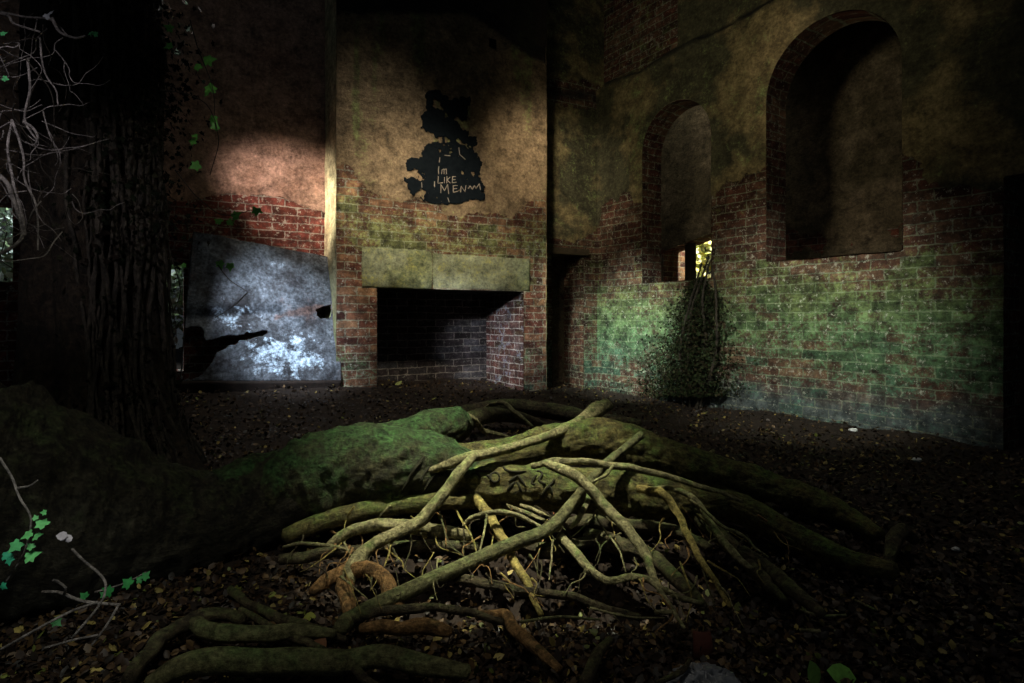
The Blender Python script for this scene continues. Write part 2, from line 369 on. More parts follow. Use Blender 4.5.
def arch_pts(u0, u1, v0, vs, rise, sill=True):
    a = [(u0, v0), (u0, vs)]; c = (u0+u1)/2; r = (u1-u0)/2
    for t in np.linspace(math.pi, 0, 26): a.append((c+r*math.cos(t), vs+rise*math.sin(t)))
    a.append((u1, v0))
    if sill: a.append((u0, v0))
    return a
def poly(fn, pts):
    q = np.array([fn(*p) for p in pts]); i = np.argsort(q[:, 0]); return q[i, 0], q[i, 1]

# ---- back wall (left bay, behind the breast, alcove)
uF0 = uvF(546, 300)[0]; uF1 = uvF(336, 300)[0]
bl = poly(uvB, [(0, 200), (180, 196), (240, 194), (280, 200), (325, 212)])
al = poly(uvB, [(553, 236), (565, 238), (580, 240), (597, 232)])
d0 = uvB(552, 252); d1 = uvB(583, 252)
w3 = (uvB(13, 200)[0], uvB(-70, 200)[0], uvB(0, 282)[1], uvB(0, 202)[1])
w4 = (uvB(184, 300)[0], uvB(158, 300)[0], uvB(172, 372)[1], uvB(172, 262)[1])
def f_back(u, v):
    left = u > 1.7
    pv = np.where(left, np.interp(u, bl[0], bl[1]), np.interp(u, al[0], al[1]))
    pl = sstep(-.09, .09, v-pv+.25*fbm(u*2.4, v*2.4, 41))
    led = 3.62+.25*fbm(u*1.5, v*0, 9)
    pl = np.where(left, pl, pl*(1-.9*np.exp(-((v-led)/.2)**2)))
    moss = np.where(left, .05, .32)+.25*sstep(1.2, .2, v)
    soot_shade = .75*np.exp(-((v-led)/.1)**2)*(~left)+.25*sstep(.9, .2, v)  # ledge shadow painted as a dark band; also darker towards the floor
    return {'plaster': pl, 'moss': moss, 'soot_shade': soot_shade, 'render_coat': 0*u}
wall('wall_back', C, EB, NB, -.3, 7.2, -.2, 5.6, .025, f_back, M['bay'],
     [sd_rect(uvF(523, 340)[0], uvF(377, 340)[0], -.3, uvF(450, 289)[1]), sd_rect(d1[0], d0[0], -.3, d0[1]), sd_rect(w3[0], w3[1], w3[2], w3[3]), sd_rect(w4[0], w4[1], w4[2], w4[3])],
     'back wall with pink plaster over red brick left of the chimney breast')
for o in [bpy.data.objects['wall_back']]:
    o.data.materials.append(M['right'])
    uc = np.zeros(len(o.data.polygons)*3); o.data.polygons.foreach_get('center', uc); uc = uc.reshape(-1, 3)
    o.data.polygons.foreach_set('material_index', ((uc@EB) < 1.5).astype(np.int32))
strip('door_1', [(d1[0], -.2), (d1[0], d0[1]), (d0[0], d0[1]), (d0[0], -.2)], C, EB, NB, .4, M['right'], {'moss': .25}, label='low doorway in the alcove right of the chimney breast')
z = lambda u: np.zeros_like(u)
wall('wall_passage', C-.42*NB, EB, NB, -.3, 2.0, -.2, 2.4, .04, lambda u, v: {'plaster': z(u)+.6, 'moss': z(u)+.3, 'soot_shade': z(u)+.35, 'render_coat': z(u)}, M['inner'], label='blocked back of the low alcove doorway')
bo = mesh('trim_1', [C+NB*a+EB*b+UP*c for a in (-.3, .05) for b in (d1[0]-.06, uF0+.02) for c in (d0[1]-.02, d0[1]+.055)],
          [[0, 1, 3, 2], [4, 6, 7, 5], [0, 4, 5, 1], [2, 3, 7, 6], [1, 5, 7, 3], [0, 2, 6, 4]], M['wood'], smooth=False)
setp(bo, 'dark timber lintel over the low alcove doorway', kind='structure')
for nm, w in (('window_3', w3), ('window_4', w4)):
    strip(nm, [(w[0], w[2]), (w[0], w[3]), (w[1], w[3]), (w[1], w[2]), (w[0], w[2])], C, EB, NB, .3, M['bay'], label={'window_3': 'window opening in the far left of the back wall behind the bare vines', 'window_4': 'narrow gap in the back wall between trunk and rusted metal panel'}[nm])

# ---- chimney breast
fb = poly(uvF, [(330, 168), (345, 172), (360, 180), (385, 200), (400, 207), (430, 204), (460, 219), (490, 216), (515, 215), (535, 205), (546, 194)])
fo0 = uvF(523, 340); fo1 = uvF(377, 340); fot = (uvF(518, 291)[1]+uvF(377, 288)[1])/2
pl0 = uvF(492, 44)
edge = poly(uvF, [(300, 4), (470, 6), (495, 22), (515, 38), (530, 50), (546, 56), (560, 60)])
def f_breast(u, v):
    pv = np.interp(u, fb[0], fb[1])
    pl = sstep(-.16, .16, v-pv+.25*fbm(u*4, v*4, 43)); top = np.interp(u, edge[0], edge[1])
    pl = pl*(1-.8*np.exp(-((v-top)/.12)**2))
    streak = sstep(-.05, .2, fbm(u*5.5, v*.5, 51))
    moss = .16+.62*np.exp(-((v-pv+.38)/.38)**2)*(.75+.8*fbm(u*3, v*3, 52))+.5*streak*sstep(2.1, 2.7, v)+.25*sstep(1.0, .3, v)
    soot_shade = .8*sstep(.05, .2, v-top)+.6*np.exp(-((v-top)/.07)**2)+.5*sstep(2.55, 3.3, v)  # soot towards the top; ledge shade painted along the ragged edge
    return {'plaster': pl, 'moss': moss, 'soot_shade': soot_shade, 'render_coat': 0*u}
wall('wall_chimney_breast', PB, EB, NB, uF0, uF1, -.2, 5.6, .02, f_breast, M['breast'],
     [sd_rect(fo0[0], fo1[0], -.3, fot), sd_rect(pl0[0]-.045, pl0[0]+.045, pl0[1]-.05, pl0[1]+.05)],
     'chimney breast of peeling ochre plaster over mossy brick', disp=lambda u, v: .0)
def side(name, u, sgn, mat, label, fl):
    nv, nd = 280, 24
    vs = np.linspace(-.2, 5.6, nv); ds = np.linspace(0.012, -BD-.03, nd)
    D, Vv = np.meshgrid(ds, vs); D = D.ravel(); Vv = Vv.ravel()
    wob = .018*fbm(D*5, Vv*5, 61)
    P = PB+np.outer(u+wob*sgn, EB)+np.outer(Vv, UP)+np.outer(D, NB)
    zz = np.zeros(len(P)); a = {'plaster': zz+fl, 'moss': .12+.4*sstep(1.9, .8, Vv), 'soot_shade': zz, 'render_coat': zz}
    setp(mesh(name, P, grid_faces(nd, nv), mat, org=PB, uv=np.stack([-D, Vv], 1), attrs=a), label, kind='structure')
side('wall_breast_side_left', uF1, 1, M['cheek'], 'plastered left cheek of the chimney breast', .75)
side('wall_breast_side_right', uF0, -1, M['breast'], 'shaded right cheek of the chimney breast', .6)

# ---- fireplace
fp = empty('fireplace', PB+EB*((fo0[0]+fo1[0])/2)+UP*.12, 'wide sooty black brick fireplace under a split mossy stone lintel', 'fireplace')
HD = .85
strip('right_cheek', [(fo0[0], -.2), (fo0[0], fot)], PB, EB, NB, HD, M['hearth_side'], {'moss': .22, 'plaster': .42}, fp, 'whitewashed right cheek with red bricks', nd=40)
strip('left_cheek', [(fo1[0], -.2), (fo1[0], fot)], PB, EB, NB, HD, M['hearth'], {'soot_shade': .3}, fp, nd=30)
strip('hearth_roof', [(fo0[0], fot), (fo1[0], fot)], PB, EB, NB, HD, M['hearth'], {'soot_shade': .7}, fp, nd=30)
wall('fire_back', PB-HD*NB, EB, NB, fo0[0]-.02, fo1[0]+.02, -.2, fot+.02, .03, lambda u, v: {'plaster': z(u), 'moss': z(u), 'soot_shade': .15+.35*fbm(u*2, v*2, 71), 'render_coat': z(u)}, M['hearth'], parent=fp)
def slab(name, pxs, ytop, ybot, parent, seed):
    (a, b), nu, nv = pxs, 60, 22
    u0 = uvF(b, 270)[0]; u1 = uvF(a, 270)[0]
    vb = (uvF(a, ybot[0])[1]+uvF(b, ybot[1])[1])/2; vt = (uvF(a, ytop[0])[1]+uvF(b, ytop[1])[1])/2
    pr = []; dpt = [(-.18, 0), (.0, 0), (.012, .04), (.016, .3), (.016, .7), (.012, .97), (.0, 1), (-.18, 1)]
    us = np.linspace(u0, u1, nu); V = []; UVs = []
    for (dd, f) in dpt:
        vv = vb+(vt-vb)*f+.008*fbm(us*8, us*0+f*9, seed)
        V.append(PB+np.outer(us+.012*fbm(us*0+f*5, us*0, seed+1)*np.sign(us-(u0+u1)/2), EB)+np.outer(vv, UP)+np.outer(dd+.012*fbm(us*5, us*0+f*4, seed+3), NB)); UVs.append(np.stack([us, vv], 1))
    V = np.concatenate(V); UVs = np.concatenate(UVs); Fc = grid_faces(nu, len(dpt)).tolist()
    Fc.append([k*nu for k in range(len(dpt))]); Fc.append([k*nu+nu-1 for k in range(len(dpt))][::-1])
    zz = np.zeros(len(V))
    mesh(name, V, Fc, M['lintel'], parent, uv=UVs, attrs={'plaster': zz+1, 'moss': .4+zz, 'soot_shade': zz, 'render_coat': zz})
slab('lintel', (362, 431.4), (247, 251), (287, 289), fp, 81)
slab('lintel', (432.6, 529), (253, 259), (288, 291.5), fp, 91)

# ---- right wall
B0 = uvR(767, 262)[0]; B1 = uvR(903, 262)[0]; Bs = (uvR(767, 262)[1]+uvR(903, 250)[1])/2
Bt = uvR(836, 13)[1]; Br = (B1-B0)/2
A0 = uvR(643, 280)[0]; A1 = uvR(712, 270)[0]; As = uvR(672, 281)[1]; At = uvR(681, 99)[1]; Ar = (A1-A0)/2
D0 = uvR(1004, 300)[0]; D1 = D0+1.15; Dt = uvR(1008, 176)[1]
rb = poly(uvR, [(597, 225), (612, 210), (625, 196), (643, 192), (655, 195), (712, 200), (730, 182), (750, 172), (767, 160), (800, 150), (903, 150), (925, 172), (950, 188), (975, 178), (1004, 170), (1100, 120)])
ledge = poly(uvR, [(597, 86), (640, 70), (683, 45), (720, 28), (770, -2), (850, -60), (1000, -160)])
def f_right(u, v):
    pv = np.interp(u, rb[0], rb[1]); lv = np.interp(u, ledge[0], ledge[1])
    pl = sstep(-.22, .22, v-pv+.5*fbm(u*2.6, v*2.6, 101))
    up = sstep(0, .12, v-lv+.2*fbm(u*3, v*3, 103))
    pl = pl*(1-.9*up*(u < 1.2))
    near = np.exp(-((u-.25)/.9)**2)
    mid = np.exp(-((v-.85)/.5)**2)
    moss = .16+.5*mid+.2*near*sstep(1.7, .6, v)+.12*sstep(-.05, .15, fbm(u*1.5, v*1.5, 105))
    moss = moss+.16*sstep(.05, .3, fbm(u*3, v*.7, 106))*sstep(1.4, 2.2, v)
    soot_shade = .75*np.exp(-((v-lv)/.06)**2)+.2*up+.3*sstep(3.2, 4.4, u)  # ledge shadow painted into the colour; also darker above it and towards the right
    rc = sstep(.75, .0, v)*.8*sstep(.5, 1.4, u)
    return {'plaster': pl, 'moss': moss, 'soot_shade': soot_shade, 'render_coat': rc}
def d_right(u, v):
    lv = np.interp(u, ledge[0], ledge[1])
    return -.10*sstep(-.03, .05, v-lv+.2*fbm(u*3, v*3, 103))
hb = sd_arch(B0, B1, Bs, Bt-Br, Br); ha = sd_arch(A0, A1, As, At-Ar, Ar); hd = sd_rect(D0, D1, -.3, Dt)
wall('wall_right', C, ER, NR, -.2, 6.4, -.2, 5.6, .022, f_right, M['right'], [hb, ha, hd], 'right wall of mossy brick and olive plaster pierced by two arches', disp=d_right)
TH = .3
strip('window_1', arch_pts(A0, A1, As, At-Ar, Ar), C, ER, NR, TH, M['right'], {'plaster': .12, 'moss': .12}, label='small round-arched window opening nearest the corner')
strip('window_2', arch_pts(B0, B1, Bs, Bt-Br, Br), C, ER, NR, TH, M['right'], {'plaster': .12, 'moss': .12}, label='large round-arched window opening in the right wall')
strip('door_2', [(D0, -.2), (D0, Dt), (D1, Dt), (D1, -.2)], C, ER, NR, TH, M['right'], {'soot_shade': .3}, label='dark doorway at the right edge of the right wall')
# ---- wall of the passage behind the arches, with its own opening to the garden
P2 = C-1.45*NR
def uv2(px, py): return uv_on(px, py, P2, ER, NR)
o0 = uv2(664, 260)[0]; o1 = uv2(722, 260)[0]; ob_ = uv2(690, 300)[1]; ot0 = uv2(668, 251)[1]; ot1 = uv2(712, 231)[1]
def sd_out(u, v):
    top = np.interp(u, [o0, o1], [ot0, ot1]); return np.maximum(np.maximum(o0-u, u-o1), np.maximum(ob_-v, v-top))
def f_in(u, v):
    k = sstep(.1, -.1, v-uv2(850, 225)[1]+.35*fbm(u*3, v*3, 112))
    return {'plaster': 1-.75*k*sstep(.0, .1, fbm(u*5, v*5, 111)), 'moss': .1+z(u), 'soot_shade': .12+z(u), 'render_coat': z(u)}
wall('wall_passage_outer', P2, ER, NR, -2.6, 6.4, -.2, 5.6, .04, f_in, M['inner'], [sd_out], 'plain brown plaster wall of the passage seen through the arches')
strip('window_5', [(o0, ob_), (o0, ot0), (o1, ot1), (o1, ob_), (o0, ob_)], P2, ER, NR, .3, M['inner'], label='ragged opening to the garden seen through the small arch')
# end walls and a roof over the passage so that it is dark
wall('wall_passage_end', C-EB*.0-1.45*NR-ER*1.2, NR, ER, -1, 2.6, -.2, 5.6, .2, lambda u, v: {'plaster': z(u)+1, 'moss': z(u), 'soot_shade': z(u)+.2, 'render_coat': z(u)}, M['inner'], label='far end wall of the passage behind the arches')
c4 = [C-NR*.05+ER*-1.2, C-NR*.05+ER*6.4, P2+ER*6.4, P2+ER*-1.2]
zz4 = np.zeros(8)
setp(mesh('ceiling', [p+UP*5.4 for p in c4]+[p+UP*5.6 for p in c4], [[0, 1, 2, 3], [7, 6, 5, 4], [0, 4, 5, 1], [1, 5, 6, 2], [2, 6, 7, 3], [3, 7, 4, 0]], M['wood'], smooth=False), 'unseen boarded ceiling added over the passage to keep it dark', kind='structure')

# ------------------------------------------------------------------ tubes
def crom(P, n):
    P = np.asarray(P, float); k = len(P)
    if k < 3:
        t = np.linspace(0, 1, n)[:, None]; return P[0]*(1-t)+P[-1]*t
    Q = np.concatenate([[2*P[0]-P[1]], P, [2*P[-1]-P[-2]]])
    t = np.linspace(0, k-1-1e-9, n); i = t.astype(int); f = (t-i)[:, None]
    a, b, c, d = Q[i], Q[i+1], Q[i+2], Q[i+3]
    return .5*(2*b+(c-a)*f+(2*a-5*b+4*c-d)*f*f+(3*b-a-3*c+d)*f**3)
def tube_data(P, rad, seg=12, step=.02, knob=.18, wob=.0, seed=0, cap=True, rough=0.0):
    P = np.asarray(P, float); rad = np.asarray(rad, float)
    L = np.linalg.norm(np.diff(P, axis=0), axis=1).sum(); n = max(int(L/step), 6)
    A = crom(np.concatenate([P, rad[:, None]], 1), n); X = A[:, :3]; r = np.maximum(A[:, 3], .0006)
    s = np.linspace(0, L, n)
    if wob:
        for k in range(3): X[:, k] += wob*2*fbm(s*9, s*0+k*7.7, seed+k, 3)*np.minimum(1, np.minimum(s, L-s)*12)
    T = np.gradient(X, axis=0); T /= np.linalg.norm(T, axis=1)[:, None]
    nrm = np.cross(T[0], [0.13, .2, 1.0]); nrm /= np.linalg.norm(nrm); Ns = []
    for t in T:
        nrm = nrm-t*np.dot(nrm, t); nrm = nrm/np.linalg.norm(nrm); Ns.append(nrm)
    Ns = np.array(Ns); Bs_ = np.cross(T, Ns)
    th = np.linspace(0, 2*math.pi, seg, endpoint=False)
    TH_, SS = np.meshgrid(th, s)
    rr = r[:, None]*(1+knob*2*fbm(np.cos(TH_)*1.2+SS*7+3, np.sin(TH_)*1.2+SS*3.1, seed+9))
    if rough: rr = rr*(1+rough*fbm(SS*26+1.5*fbm(np.cos(TH_)*2, np.sin(TH_)*2+SS*3, seed+3), np.cos(TH_)*1.6+np.sin(TH_)*1.1, seed+5)+rough*.7*fbm(np.cos(TH_)*6+SS*14, np.sin(TH_)*6+SS*9, seed+6))
    V = X[:, None]+rr[..., None]*(np.cos(TH_)[..., None]*Ns[:, None]+np.sin(TH_)[..., None]*Bs_[:, None])
    uv = np.stack([TH_/(2*math.pi)*max(r.mean()*6.28, .05), SS], -1)
    V = V.reshape(-1, 3); uv = uv.reshape(-1, 2)
    i = np.arange(n*seg).reshape(n, seg); j = np.roll(i, -1, 1)
    Fc = np.stack([i[:-1], j[:-1], j[1:], i[1:]], -1).reshape(-1, 4).tolist()
    if cap:
        V = np.concatenate([V, [X[0]-T[0]*r[0]*.5, X[-1]+T[-1]*r[-1]*.5]]); uv = np.concatenate([uv, [[0, 0], [0, L]]])
        a, b = n*seg, n*seg+1
        for k in range(seg):
            Fc.append([a, int(j[0, k]), int(i[0, k])]); Fc.append([b, int(i[-1, k]), int(j[-1, k])])
    return V, Fc, uv
def tube(name, P, rad, mat, parent=None, **kw):
    V, Fc, uv = tube_data(P, rad, **kw); return mesh(name, V, Fc, mat, parent, uv=uv)
def merge(parts):
    Vs, Fs, Us, o_ = [], [], [], 0
    for V, Fc, uv in parts:
        Vs.append(V); Us.append(uv); Fs += [[q+o_ for q in f] for f in Fc]; o_ += len(V)
    return np.concatenate(Vs), Fs, np.concatenate(Us)
def ppath(pts):
    """(px, py, depth or None, radius px) -> world points and radii; depth None rests the point on the ground"""
    P, r = [], []
    for (a, b, d, q) in pts:
        if d is None:
            d = min(gy(b+q*.4), 3.6)
        P.append(W(a, b, d)); r.append(q*d/F)
    return np.array(P), np.array(r)

# ------------------------------------------------------------------ the tree
TX, TY = W(103, 300, 3.05)[:2]
tree = empty('tree', (TX, TY, 0), 'large old tree with ivy-clad trunk and sprawling mossy roots', 'tree')
nz_, nt_ = 150, 72
zs = np.linspace(-.15, 4.6, nz_); th = np.linspace(0, 2*math.pi, nt_, endpoint=False)
TT, ZZ = np.meshgrid(th, zs)
rr = .258+.32*np.exp(-np.clip(ZZ, 0, 9)/.28)*(.75+.5*np.cos(TT*3+.6))+.05*np.cos(TT*5+ZZ*.6)+.06*fbm(np.cos(TT)*3+5, ZZ*1.1+np.sin(TT)*3, 121)+.03*fbm(np.cos(TT)*12, np.sin(TT)*12+ZZ*2.5, 122)
V = np.stack([TX+rr*np.cos(TT)-.02*ZZ, TY+rr*np.sin(TT), ZZ], -1).reshape(-1, 3)
i = np.arange(nz_*nt_).reshape(nz_, nt_); j = np.roll(i, -1, 1)
mesh('trunk', V, np.stack([i[:-1], j[:-1], j[1:], i[1:]], -1).reshape(-1, 4), M['trunk'], tree, uv=np.stack([TT/6.28*2.0, ZZ], -1).reshape(-1, 2))

def root(pts, mat, name='root', label=None, **kw):
    P, r = ppath(pts); r = r*(.82 if kw.get('seg', 12) <= 14 else 1); kw.setdefault('seed', random.randrange(9999))
    o = tube(name, P, r, M[mat], tree, **kw)
    if label: o['label'] = label
    return o
big = dict(seg=72, step=.008, knob=.22, rough=.16)
butt = root([(-140, 500, 1.95, 150), (-60, 508, 2.0, 135), (0, 515, 2.08, 120), (95, 522, 2.25, 86), (175, 526, 2.4, 58), (245, 512, 2.55, 44), (310, 486, 2.68, 40)], 'butt', 'buttress', 'thick furrowed dark buttress', seg=96, step=.01, knob=.1, rough=.13)
root([(215, 518, 2.5, 44), (270, 498, 2.62, 45), (320, 480, 2.7, 43), (370, 468, 2.74, 41), (420, 466, 2.76, 36), (462, 474, 2.76, 26), (500, 480, 2.8, 16)], 'bulge', label='swollen dark green moss-covered root base', **big)
root([(395, 488, 2.74, 12), (430, 483, 2.72, 22), (470, 484, 2.72, 23), (520, 487, 2.72, 22), (570, 490, 2.72, 22), (620, 492, 2.74, 22), (665, 497, 2.74, 20), (705, 503, 2.72, 16), (737, 508, 2.7, 14), (793, 537, 2.45, 13), (848, 560, 2.25, 11), (895, 572, 2.13, 9)], 'mossroot', label='thick moss-green main root with carved marks', **big)
root([(370, 452, 2.85, 26), (410, 440, 3.0, 24), (440, 430, 3.15, 21), (456, 424, 3.25, 17), (462, 421, 3.28, 15)], 'bulge', **big)
root([(430, 470, 2.85, 20), (490, 458, 3.0, 18), (546, 446, 3.08, 18), (590, 441, 3.12, 21), (625, 446, 3.12, 22), (660, 458, 3.1, 20), (700, 469, 3.05, 18), (737, 479, 2.98, 17), (774, 489, 2.9, 15), (811, 500, 2.82, 14), (850, 518, 2.68, 10), (880, 535, 2.5, 6)], 'mossroot', **big)
# low roots behind
root([(450, 418, 4.3, 9), (500, 408, 4.6, 9), (550, 411, 4.6, 8), (600, 420, 4.4, 7), (640, 424, 4.3, 5)], 'darkroot', seg=16)
root([(456, 426, 3.3, 9), (490, 415, 3.7, 8), (520, 418, 3.9, 6), (545, 426, 4, 4)], 'darkroot', seg=16)
m = dict(seg=14, step=.01, knob=.3, wob=.012)
# roots over and round the main one
root([(430, 471, 2.62, 4), (448, 465, 2.6, 6), (470, 457, 2.62, 6), (508, 449, 2.75, 6), (549, 436, 2.95, 6), (578, 422, 3.15, 7.5), (596, 411, 3.3, 9), (607, 405, 3.38, 8)], 'paleroot', **m)
root([(474, 456, 2.6, 5), (463, 468, 2.54, 6), (452, 482, 2.5, 6.5), (440, 502, 2.46, 7), (420, 523, 2.42, 7), (397, 535, 2.38, 7.5), (372, 547, 2.3, 9), (354, 566, 2.18, 11), (346, 583, 2.1, 10)], 'paleroot', **m)
root([(350, 572, 2.17, 10), (362, 569, 2.12, 9), (378, 572, 2.08, 9), (390, 583, 2.03, 9.5), (395, 600, 1.98, 9), (398, 612, 1.92, 8)], 'orangeroot', **m)
root([(346, 570, 2.17, 10), (347, 588, 2.08, 11), (350, 606, 1.98, 9), (352, 616, 1.93, 6)], 'orangeroot', **m)
root([(352, 566, 2.18, 8), (340, 574, 2.15, 9), (324, 584, 2.08, 8), (312, 592, 2.02, 5)], 'orangeroot', **m)
root([(285, 537, 2.45, 8), (319, 523, 2.5, 9.5), (354, 513, 2.55, 9.5), (392, 507, 2.6, 9), (436, 502, 2.6, 8.5), (480, 502, 2.62, 7)], 'mossroot', seg=20, step=.015, knob=.14)
root([(328, 548, 2.36, 4), (336, 540, 2.38, 6), (348, 533, 2.4, 7), (371, 526, 2.44, 7.5), (398, 526, 2.48, 8), (436, 531, 2.5, 8), (470, 536, 2.5, 6)], 'paleroot', **m)
root([(283, 547, 2.35, 1.4), (300, 543, 2.34, 2.4), (326, 545, 2.33, 2.2), (354, 551, 2.3, 1.2)], 'paleroot', **m)
root([(474, 497, 2.6, 5), (482, 507, 2.56, 6), (491, 520, 2.5, 6), (503, 541, 2.4, 5.5), (514, 561, 2.25, 5), (528, 588, 2.05, 4.5), (541, 614, 1.86, 3.5)], 'yellowroot', **m)
root([(532, 466, 2.6, 3.5), (558, 462, 2.55, 4.5), (584, 461, 2.52, 4), (610, 464, 2.52, 4.2), (634, 469, 2.52, 4), (666, 476, 2.52, 3.6), (695, 485, 2.52, 3.2), (719, 492, 2.5, 2.6), (742, 501, 2.48, 1.6)], 'paleroot', **m)
root([(546, 463, 2.57, 5), (556, 467, 2.53, 7), (573, 475, 2.48, 7.5), (590, 488, 2.44, 7.5), (607, 507, 2.4, 7), (622, 524, 2.33, 6.5), (638, 545, 2.25, 6), (649, 565, 2.15, 5), (660, 588, 2.0, 4), (672, 610, 1.88, 3.2), (684, 628, 1.76, 2.2)], 'paleroot', **m)
root([(613, 466, 2.5, 2), (606, 474, 2.46, 2.2), (592, 482, 2.44, 1.6)], 'paleroot', **m)
root([(638, 489, 2.58, 5), (652, 490, 2.54, 5), (663, 494, 2.5, 5), (675, 509, 2.45, 4.5), (687, 533, 2.35, 4.2), (700, 559, 2.2, 4), (714, 582, 2.05, 3.4), (730, 606, 1.9, 2.6)], 'yellowroot', **m)
root([(652, 489, 2.56, 3), (668, 489, 2.53, 3), (686, 494, 2.5, 3.8), (700, 507, 2.46, 4.5), (714, 528, 2.38, 5), (726, 546, 2.3, 5), (740, 560, 2.2, 4.5), (752, 569, 2.15, 3)], 'paleroot', **m)
root([(690, 500, 2.44, 1.6), (704, 511, 2.4, 2), (720, 524, 2.34, 2), (740, 534, 2.3, 1.8), (757, 548, 2.24, 1.5), (768, 557, 2.2, 1)], 'paleroot', **m)
root([(418, 432, 3.2, 2.2), (436, 417, 3.3, 3.2), (453, 410, 3.35, 3.6), (471, 418, 3.4, 3.4), (486, 431, 3.5, 3), (510, 438, 3.6, 2)], 'paleroot', **m)
root([(484, 409, 4.0, 2), (492, 404, 3.9, 2.8), (504, 403, 3.85, 3), (515, 412, 3.8, 2.8), (533, 427, 3.75, 2)], 'paleroot', **m)
root([(463, 527, 2.45, 2), (472, 518, 2.45, 3), (488, 513, 2.45, 3.2), (506, 513, 2.45, 3), (526, 520, 2.45, 2.6), (545, 529, 2.42, 1.6)], 'paleroot', **m)
root([(520, 505, 2.6, 2), (535, 510, 2.56, 2.4), (552, 517, 2.52, 1.6)], 'paleroot', **m)
root([(508, 506, 2.6, 2), (528, 513, 2.56, 2.4), (548, 522, 2.5, 1.8)], 'paleroot', **m)
root([(590, 492, 2.58, 3), (587, 505, 2.52, 3.4), (580, 519, 2.46, 3.2), (570, 528, 2.42, 2.4)], 'paleroot', **m)
# lower tier
root([(586, 536, 2.52, 9), (617, 546, 2.44, 10), (650, 555, 2.34, 10), (668, 570, 2.2, 9), (687, 590, 2.02, 8), (704, 607, 1.92, 5)], 'darkroot', **m)
root([(560, 536, 2.4, 5), (576, 552, 2.28, 5.5), (590, 569, 2.14, 5.5), (608, 580, 2.06, 5), (629, 578, 2.06, 4.2), (645, 577, 2.06, 4), (658, 587, 2.0, 4), (677, 597, 1.94, 3.8), (702, 603, 1.92, 2.6)], 'paleroot', **m)
root([(742, 552, 2.3, 10), (766, 567, 2.2, 10), (792, 589, 2.0, 9), (822, 614, 1.84, 6)], 'darkroot', **m)
root([(700, 520, 2.6, 8), (730, 545, 2.42, 10), (760, 575, 2.15, 8), (785, 600, 1.94, 4)], 'darkroot', **m)
root([(548, 528, 2.58, 6), (580, 522, 2.6, 8), (625, 524, 2.6, 8), (670, 530, 2.56, 7), (710, 548, 2.4, 6)], 'darkroot', **m)
root([(128, 680, None, 9), (146, 655, None, 9), (165, 636, None, 9), (185, 624, None, 9), (215, 614, None, 8), (243, 620, None, 7)], 'darkroot', **m)
root([(195, 622, None, 8), (210, 632, None, 10), (250, 633, None, 10), (295, 633, None, 9), (335, 634, None, 6)], 'stick', **m)
root([(150, 686, 1.5, 9), (182, 668, 1.52, 12), (215, 661, 1.55, 13), (255, 663, 1.56, 13), (300, 662, 1.57, 13), (347, 662, 1.57, 12), (383, 656, 1.58, 11), (424, 665, 1.54, 10), (468, 672, 1.5, 7)], 'stick', label='thick mossy root crossing the bottom edge', seg=20, step=.01, knob=.14)
root([(240, 610, None, 4), (300, 640, None, 5), (330, 655, None, 6), (355, 672, None, 6), (380, 690, None, 5)], 'darkroot', **m)
root([(348, 622, None, 5), (375, 613, None, 5.5), (408, 607, None, 5.5), (438, 606, None, 5), (465, 614, None, 5), (503, 622, None, 4)], 'darkroot', **m)
root([(360, 628, None, 5), (385, 625, None, 8), (405, 628, None, 8), (428, 626, None, 9), (450, 632, None, 6)], 'orangeroot', **m)
root([(476, 616, None, 5), (490, 613, None, 6), (506, 614, None, 7), (517, 630, None, 7.5), (536, 648, None, 7), (560, 669, None, 5)], 'orangeroot', **m)
root([(520, 545, 2.42, 9), (550, 551, 2.38, 10), (575, 545, 2.45, 8), (600, 540, 2.5, 6)], 'darkroot', **m)
root([(280, 560, 2.3, 6), (310, 556, 2.3, 7), (350, 552, 2.36, 7), (420, 545, 2.45, 7), (480, 548, 2.45, 6)], 'darkroot', **m)
root([(440, 570, 2.2, 5), (470, 580, 2.1, 6), (520, 590, 2.02, 6), (580, 600, 1.95, 5), (640, 618, 1.83, 4)], 'darkroot', **m)
root([(230, 590, 2.1, 5), (262, 612, 1.93, 6), (300, 622, 1.85, 5), (345, 640, 1.72, 4)], 'darkroot', **m)
# fine rootlets
fine = [[(456, 510, 2.5, 1.3), (471, 536, 2.35, 1.2), (478, 556, 2.2, .8)], [(603, 528, 2.45, 1.3), (617, 547, 2.28, 1.3), (626, 572, 2.1, .8)],
        [(440, 512, 2.5, 1.1), (448, 540, 2.3, 1), (470, 562, 2.2, .9)], [(553, 540, 2.3, 1.4), (551, 560, 2.2, 1.3), (549, 580, 2.1, .8)],
        [(680, 562, 2.15, 1.4), (689, 585, 2.0, 1.3), (690, 600, 1.95, 1), (686, 622, 1.8, .8)], [(664, 600, 1.9, 1.6), (672, 615, 1.85, 1.4), (655, 632, 1.74, 1)],
        [(700, 562, 2.2, 1.2), (708, 590, 2.0, 1.2), (716, 612, 1.86, .8)], [(590, 608, 1.9, 1.6), (630, 617, 1.83, 1.5), (665, 618, 1.82, 1)],
        [(610, 610, 1.9, .8), (620, 622, 1.8, .8), (632, 633, 1.72, .6)], [(487, 515, 2.4, 1.6), (484, 535, 2.3, 1.5), (476, 560, 2.15, 1)]]
for k in range(80):
    x = random.uniform(300, 780); y = random.uniform(500, 580)+max(0, (x-640)*.1); d = min(2.5, gy(y)*.97); a = random.uniform(-.9, 1.3); L = random.uniform(25, 60)
    q = [(x, y, d, random.uniform(.8, 1.9))]
    for s_ in (1, 2, 3):
        y2 = y+L*s_/3*random.uniform(.5, 1); x2 = x+a*L*s_/3+random.uniform(-6, 6); q.append((x2, y2, min(d, gy(y2)*.97), 1.2-.25*s_))
    fine.append(q)
